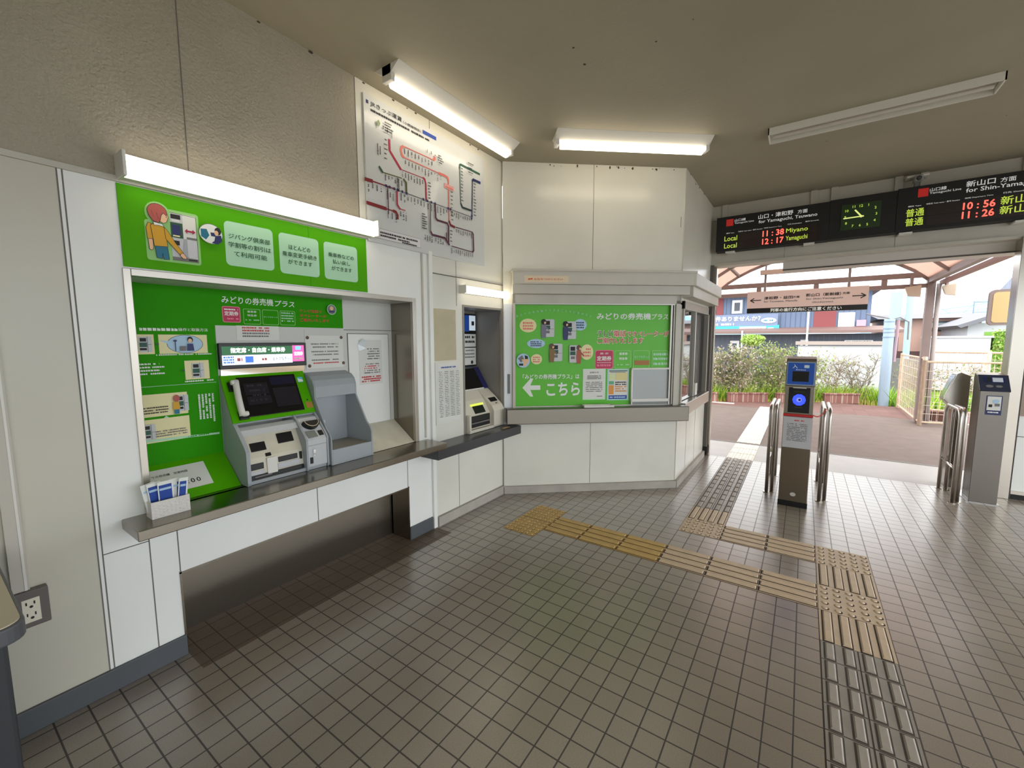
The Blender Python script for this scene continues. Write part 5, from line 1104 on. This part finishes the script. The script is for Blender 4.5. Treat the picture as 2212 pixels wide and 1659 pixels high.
for i, a in enumerate((
    (-3.5, 11.0, 1.1, 1.15, 900, (0, 2, 3), 'olive and russet bush behind the booth corner'),
    (-2.55, 10.75, 1.1, 1.05, 900, (0, 3, 2, 3), 'russet bush nearest the side window jamb'),
    (-2.0, 10.7, 1.0, 1.20, 1000, (3, 0, 2, 4), 'bush with russet tips beside the pale paving strip end'),
    (-1.55, 10.6, 1.0, 1.22, 1100, (0, 4, 2, 0, 4), 'bush with pale pink blossom tips beyond the paving strip'),
    (-1.05, 10.8, 1.1, 1.28, 1300, (0, 1, 2, 0), 'fullest green bush beside the gate reader post'),
    (-.55, 10.6, 1.0, 1.22, 1000, (0, 1, 4, 0), 'light green bush right behind the gate reader post'),
    (-.05, 10.7, .9, 1.15, 350, (0, 1), 'thin bush with a few green leaves right of the gate reader'),
    (.45, 10.7, .9, 1.10, 60, (3, 0), 'bare twiggy bush before the white wall, left of two'),
    (.98, 10.6, .95, 1.12, 60, (3, 0), 'bare twiggy bush before the white wall beside the blue-grey pole'),
    (2.1, 10.9, .9, .9, 300, (0, 2), 'low bush behind the mesh fence nearest the canopy post'),
    (2.9, 11.0, .9, .9, 300, (3, 2, 0), 'low bush behind the mesh fence near the right jamb'))):
    bush(*a, seed=100+i, tw=twig if i % 2 else twig2)
grass_c = [M('weed_green', (160,206,80), .6), M('weed_lime', (200,228,90), .6), M('weed_deep', (124,172,74), .6), M('weed_straw', (206,190,120), .7)]
def weeds(x0, x1, y0, y1, h, n, mix, name, seed):
    r = random.Random(seed); mb = MB()
    for k in range(n):
        x, y = r.uniform(x0, x1), r.uniform(y0, y1); y -= max(0, (.94-x)*.555) if x < 1.3 else 0; hh = h*r.uniform(.4, 1); a = r.uniform(0, 6.3); w_ = r.uniform(.008, .018); dx, dy = r.gauss(0, .3)*hh, r.gauss(0, .25)*hh
        c_, s_ = cos(a)*w_, sin(a)*w_
        mb.face([(x-c_, y-s_, -.04), (x+c_, y+s_, -.04), (x+dx, y+dy, hh)], grass_c[r.choice(mix)])
    o = mb.build(name); o['kind'] = 'stuff'; return o
o = weeds(-4, 1.6, 10.50, 10.95, .46, 7200, (0, 1, 1, 2, 1), 'weeds', 5); tag(o, 'bright green weeds along the foot of the bushes in the flower bed', 'weeds')
o = weeds(1.65, 4.5, 10.2, 11.0, .45, 2200, (0, 2, 1), 'weeds', 6); tag(o, 'green weeds behind the mesh fences at the platform end', 'weeds')
o = weeds(-1.9, 1.5, 10.44, 10.56, .13, 900, (3, 3, 1), 'dry_grass', 7); tag(o, 'straw-coloured dry grass tufts between the brick planter walls', 'grass')
# ================================================================ WALLS, POLES, HOUSES BEYOND
ww = M('garden_wall_white', (206,209,214), .7, noise=.06, nscale=3)
root = thing('garden_wall', 'white garden wall with a grey capping behind the bare bushes', 'wall', (.8, 12.2, 0))
mb = MB(); mb.box(-.3, 1.62, 12.2, 12.35, 0, 1.34, ww); mb.build('body', root)
mb = MB(); mb.box(-.36, 1.66, 12.14, 12.4, 1.36, 1.46, M('wall_capping', (176,164,158), .7)); mb.build('capping', root)
mb = MB(); mb.box(1.66, 2.6, 12.6, 12.8, 0, 1.0, tile_mat('block_wall', (158,158,154), (148,148,146), (126,126,124), size=.3, ms=.008, rough=.9)); tag(mb.build('block_wall'), 'grey concrete block wall between the white wall and the mesh fence', 'wall')
pole_m = M('pole_blue_grey', (164,186,206), .5); pale_b = M('pale_blue_steel', (158,196,226), .5)
root = thing('utility_pole', 'thick blue-grey pole standing at the end of the flower bed', 'pole', (1.43, 10.36, 0))
mb = MB(); mb.tube([(1.43, 10.36, -.05), (1.42, 10.36, 1.97)], .098, pole_m, 16); mb.build('shaft', root, smooth=False)
mb = MB()
for z in (1.55, 1.66, 1.74, 1.90): mb.tube([(1.42, 10.36, z), (1.42, 10.36, z+.022)], .104, M('pole_band', (132,152,174), .5), 16)
mb.build('bands', root)
mb = MB(); mb.tube([(1.42, 10.36, 1.95), (1.60, 10.4, 2.0), (1.75, 10.4, 1.9), (1.76, 10.4, 1.5)], .018, gink, 6); mb.tube([(1.42, 10.36, 1.98), (1.0, 10.4, 2.1)], .015, gink, 6); mb.build('cables', root)
mb = MB(); mb.tube([(1.56, 10.42, 1.0), (1.58, 10.42, 1.95)], .03, M('mauve_conduit', (176,150,160), .6), 8); mb.build('conduit', root)
mb = MB(); mb.box(1.73, 1.91, 12.64, 12.79, 1.0, 1.58, M('black_box', (46,40,42), .6)); tag(mb.build('meter_box', bevel=.01), 'dark meter box mounted above the block wall beside the blue-grey pole', 'box')
root = thing('signal_pole', 'thin pale blue pole with a tall blank plate behind the canopy post', 'pole', (2.29, 14, 0))
mb = MB(); mb.tube([(2.29, 14, -.05), (2.26, 14, 3.0)], .075, pale_b, 12); mb.build('shaft', root)
mb = MB(); mb.box(1.84, 2.10, 13.95, 14.0, 2.08, 2.86, pale_b); mb.tube([(1.97, 14, 2.06), (2.27, 14, 2.06)], .03, gink, 6); mb.build('plate', root)
# dark blue house
hb = M('cladding_blue', (104,120,148), .6); hd = M('cladding_slate', (92,98,112), .6); hr = M('cladding_red', (140,70,72), .6); br2 = M('eave_brown', (132,108,102), .6); wfr = M('window_white', (236,238,240), .5); dgl = M('window_dark', (70,74,80), .15)
root = thing('blue_house', 'dark blue two-storey house with red panels across the tracks', 'house', (-1, 20, 0))
mb = MB(); mb.box(-9, 2.0, 20.0, 26, 1.9, 3.55, hb)
for k in range(60): mb.box(-9+k*.184, -8.985+k*.184, 19.985, 20.0, 1.95, 3.5, hd)
mb.build('upper_wall', root)
mb = MB(); mb.box(-9, 2.6, 19.7, 26, -.1, 1.75, hd)
for k in range(60): mb.box(-9+k*.19, -8.985+k*.19, 19.685, 19.7, 0, 1.7, hb)
mb.build('lower_wall', root)
mb = MB(); mb.prism([(-9.2, 18.9, 1.78), (-9.2, 18.9, 1.88), (-9.2, 20.1, 2.06), (-9.2, 20.1, 1.78)], (12.1, 0, 0), br2); mb.build('eave', root)
mb = MB(); mb.prism([(-9.3, 19.4, 3.5), (-9.3, 19.4, 3.58), (-9.3, 23, 4.1), (-9.3, 26.4, 3.5)], (11.6, 0, 0), br2); mb.build('roof', root)
mb = MB(); mb.box(-4.6, -3.42, 19.97, 20.0, 2.1, 3.5, hr); mb.build('red_panel', root); mb = MB(); mb.box(.12, .88, 19.96, 20.0, 1.95, 2.80, hr); mb.build('red_panel', root)
for x0, x1, z0, z1, yy in ((-3.05, -2.62, 2.72, 3.34, 20.0), (-3.02, -2.64, .95, 1.46, 19.7), (-.30, -.02, .95, 1.5, 19.7)):
    mb = MB(); mb.box(x0, x1, yy-.04, yy, z0, z1, wfr); f_ = mb.build('window', root); mb = MB(); mb.box(x0+.1, x1-.1, yy-.05, yy-.04, z0+.12, z1-.12, dgl); mb.build('pane', f_)
mb = MB(); mb.box(.96, 1.50, 19.96, 20.0, 1.92, 2.62, wfr)
for k in range(8): mb.box(.99+k*.065, 1.02+k*.065, 19.95, 19.96, 1.92, 2.62, ww)
mb.build('curtain', root)
mb = MB(); mb.box(1.56, 1.86, 19.9, 19.95, 2.05, 2.30, M('laundry_pink', (232,160,176), .7)); mb.build('laundry', root)
for x in (-2.45, -.08): mb = MB(); mb.tube([(x, 18.85, .4 if x < -1 else 1.2), (x, 18.85, 1.9 if x < -1 else 2.9)], .035, wfr, 8); mb.build('downpipe', root)
mb = MB(); mb.box(1.2, 2.1, 19.62, 19.68, 1.36, 1.48, wfr); o = mb.build('small_sign', root); p = Print(FY(19.615)); p.dashes(1.25, 2.05, 1.39, .06, ink, 3, .9); p.build('lettering', o)
root = thing('teal_banner', 'white and teal advertising banner on the front of the dark blue house', 'banner', (-2.6, 19.75, 1.95))
mb = MB(); mb.prism([(-4.6, 19.78, 1.84), (-1.12, 19.78, 1.86), (-1.12, 19.78, 2.16), (-1.35, 19.78, 2.12), (-4.6, 19.78, 2.14)], (0, .03, 0), M('banner_teal', (70,190,214), .6)); mb.box(-4.6, -1.18, 19.80, 19.83, 2.12, 2.66, M('banner_slate', (122,136,164), .6)); mb.build('cloth', root)
p = Print(FY(19.779)); p.ell(-1.53, 2.36, .30, .12, white); p.dashes(-1.72, -1.34, 2.33, .07, teal, 3, .9); p.rect(-2.68, -1.62, 1.90, 2.10, white); p.text('空室あります', -2.15, 1.95, .09, M('coral_print', (226,120,110), .5), .80, .01, 'C'); p.rect(-1.55, -1.32, 1.94, 2.05, white); p.build('patches', root)
p = Print(FY(19.779)); p.text('物件ありませんか？', -3.95, 2.36, .22, white, 2.1, .03); p.dashes(-3.9, -2.9, 2.17, .10, white, 5, .8); p.dashes(-3.8, -2.85, 1.92, .07, skyb, 6, .7); p.build('lettering', root)
# trees, hedge and houses to the right
def clump(name, label, cat, c, rx, ry, rz, n, mix, seed, s=.07):
    r = random.Random(seed); root = thing(name, label, cat, (c[0], c[1], 0)); mb = MB()
    for k in range(n):
        v = Vector((r.gauss(0, 1), r.gauss(0, 1), r.gauss(0, 1))).normalized()*r.uniform(.6, 1)
        leafq(mb, Vector((c[0]+v.x*rx, c[1]+v.y*ry, c[2]+v.z*rz)), s*r.uniform(.6, 1.2), leaf_c[r.choice(mix)], r)
    mb.build('foliage', root); mb = MB(); mb.tube([(c[0], c[1], -.05), (c[0], c[1], c[2])], .05, twig2, 6); mb.build('trunk', root)
clump('small_tree', 'small fresh green tree before the lower wall of the blue house', 'tree', (-1.95, 18, 1.5), .46, .4, .24, 900, (1, 1, 0), 41)
root = thing('clipped_hedge', 'bright green clipped hedge beside the white shed near the right jamb', 'hedge', (4.9, 15.2, 0))
mb = MB(); mb.box(4.24, 6.4, 15.05, 15.9, 0, 1.72, M('hedge_core', (96,140,40), .8)); mb.build('core', root)
mb = MB(); r = random.Random(77)
for k in range(2600): leafq(mb, Vector((r.uniform(4.2, 6.4), 15.0+r.uniform(-.03, .06), r.uniform(.3, 1.8))), .05*r.uniform(.6, 1.2), leaf_c[r.choice((1, 1, 0, 1))], r)
mb.build('foliage', root)
root = thing('white_shed', 'low white flat-sided shed behind the mesh fences', 'shed', (3.6, 15.5, 0)); mb = MB(); mb.box(3.02, 4.18, 15, 16.5, 0, 1.55, ww); mb.build('body', root); mb = MB(); mb.box(2.98, 4.22, 14.95, 16.55, 1.55, 1.60, wfr); mb.build('roof', root)
pk2 = M('house_pink', (214,176,160), .7); rfg = M('roof_grey', (112,112,120), .6)
root = thing('pink_house', 'beige-pink house with a wide grey roof behind the canopy post', 'house', (4.2, 22, 0))
mb = MB(); mb.box(2.75, 5.6, 22, 27, 0, 2.36, pk2); mb.build('wall', root); mb = MB(); mb.prism([(2.4, 21.5, 2.36), (2.4, 24.5, 2.66), (2.4, 27.6, 2.36)], (3.4, 0, 0), rfg); mb.build('roof', root)
mb = MB(); mb.box(4.08, 4.72, 21.95, 22, 1.84, 2.24, dgl); f_ = mb.build('window', root); mb = MB(); mb.box(4.14, 4.66, 21.93, 21.95, 1.90, 2.18, M('window_sky', (186,204,206), .2)); mb.build('pane', f_)
mb = MB(); mb.box(2.75, 4.0, 21.9, 22, 0, 1.0, M('house_base', (110,84,78), .8)); mb.build('porch', root)
root = thing('white_house', 'white house with a dark tiled eave at the right of the pink house', 'house', (6.0, 19, 0))
mb = MB(); mb.box(4.35, 7.6, 18, 21.4, 0, 2.04, ww); mb.build('wall', root); mb = MB(); mb.prism([(4.0, 17.6, 1.96), (4.95, 17.6, 2.36), (7.9, 17.6, 2.36), (7.9, 17.6, 2.24), (5.05, 17.6, 2.26), (4.1, 17.6, 1.88)], (0, 4, 0), rfg); mb.build('roof', root)
mb = MB(); mb.box(4.3, 7.6, 17.85, 18, 1.34, 1.41, rfg); mb.build('lower_eave', root)
root = thing('tall_house', 'tall house with a blue-grey tiled roof top right beyond the jamb', 'house', (9.5, 24, 0))
mb = MB(); mb.box(8.35, 11.5, 24, 29, 0, 3.75, M('house_cream', (222,218,212), .7)); mb.build('wall', root)
rt = tile_mat('roof_tile_blue', (140,148,170), (126,134,156), (96,100,116), size=.18, ms=.02, rough=.5)
mb = MB(); mb.prism([(7.72, 23.4, 3.72), (7.72, 26.5, 4.75), (7.72, 29.6, 3.72)], (3.6, 0, 0), rt); mb.build('roof', root)
mb = MB(); vs = []; r = random.Random(9); n = 40
for k in range(n+1):
    x = -60+160*k/n; z = 1.5+4.6*math.exp(-((x-20)/9)**2)+3.2*math.exp(-((x-42)/14)**2)+2.2*math.exp(-((x+30)/25)**2)+r.uniform(-.1, .1)
    vs += [(x, 74, -1), (x, 80, z*1.08)]
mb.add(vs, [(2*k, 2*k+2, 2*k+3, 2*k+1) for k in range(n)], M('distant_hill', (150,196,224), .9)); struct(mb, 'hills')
root = thing('power_lines', 'thin power lines and a wire gantry in front of the distant hill', 'power line', (5.5, 25, 0)); wm = M('wire_blue', (126,150,172), .6)
mb = MB()
for a, b_ in (((4.3, 25, 3.3), (5.6, 25, 2.2)), ((4.6, 25, 3.2), (5.9, 25, 2.25)), ((4.2, 25, 2.6), (7.4, 25, 3.0)), ((4.2, 25, 2.75), (7.4, 25, 3.3)), ((5.3, 25, 2.3), (6.2, 25, 3.3)), ((4.2, 25, 2.45), (7.4, 25, 2.7))): mb.tube([a, ((a[0]+b_[0])/2, 25, (a[2]+b_[2])/2-.05), b_], .012, wm, 4)
mb.build('wires', root)
mb = MB()
for x in (6.0, 6.5): mb.tube([(x, 25, 1.5), (x, 25, 3.2)], .02, wm, 5)
mb.tube([(6.0, 25, 3.15), (6.5, 25, 3.15)], .02, wm, 5); mb.tube([(6.0, 25, 2.7), (6.5, 25, 2.7)], .015, wm, 5); mb.build('gantry', root)
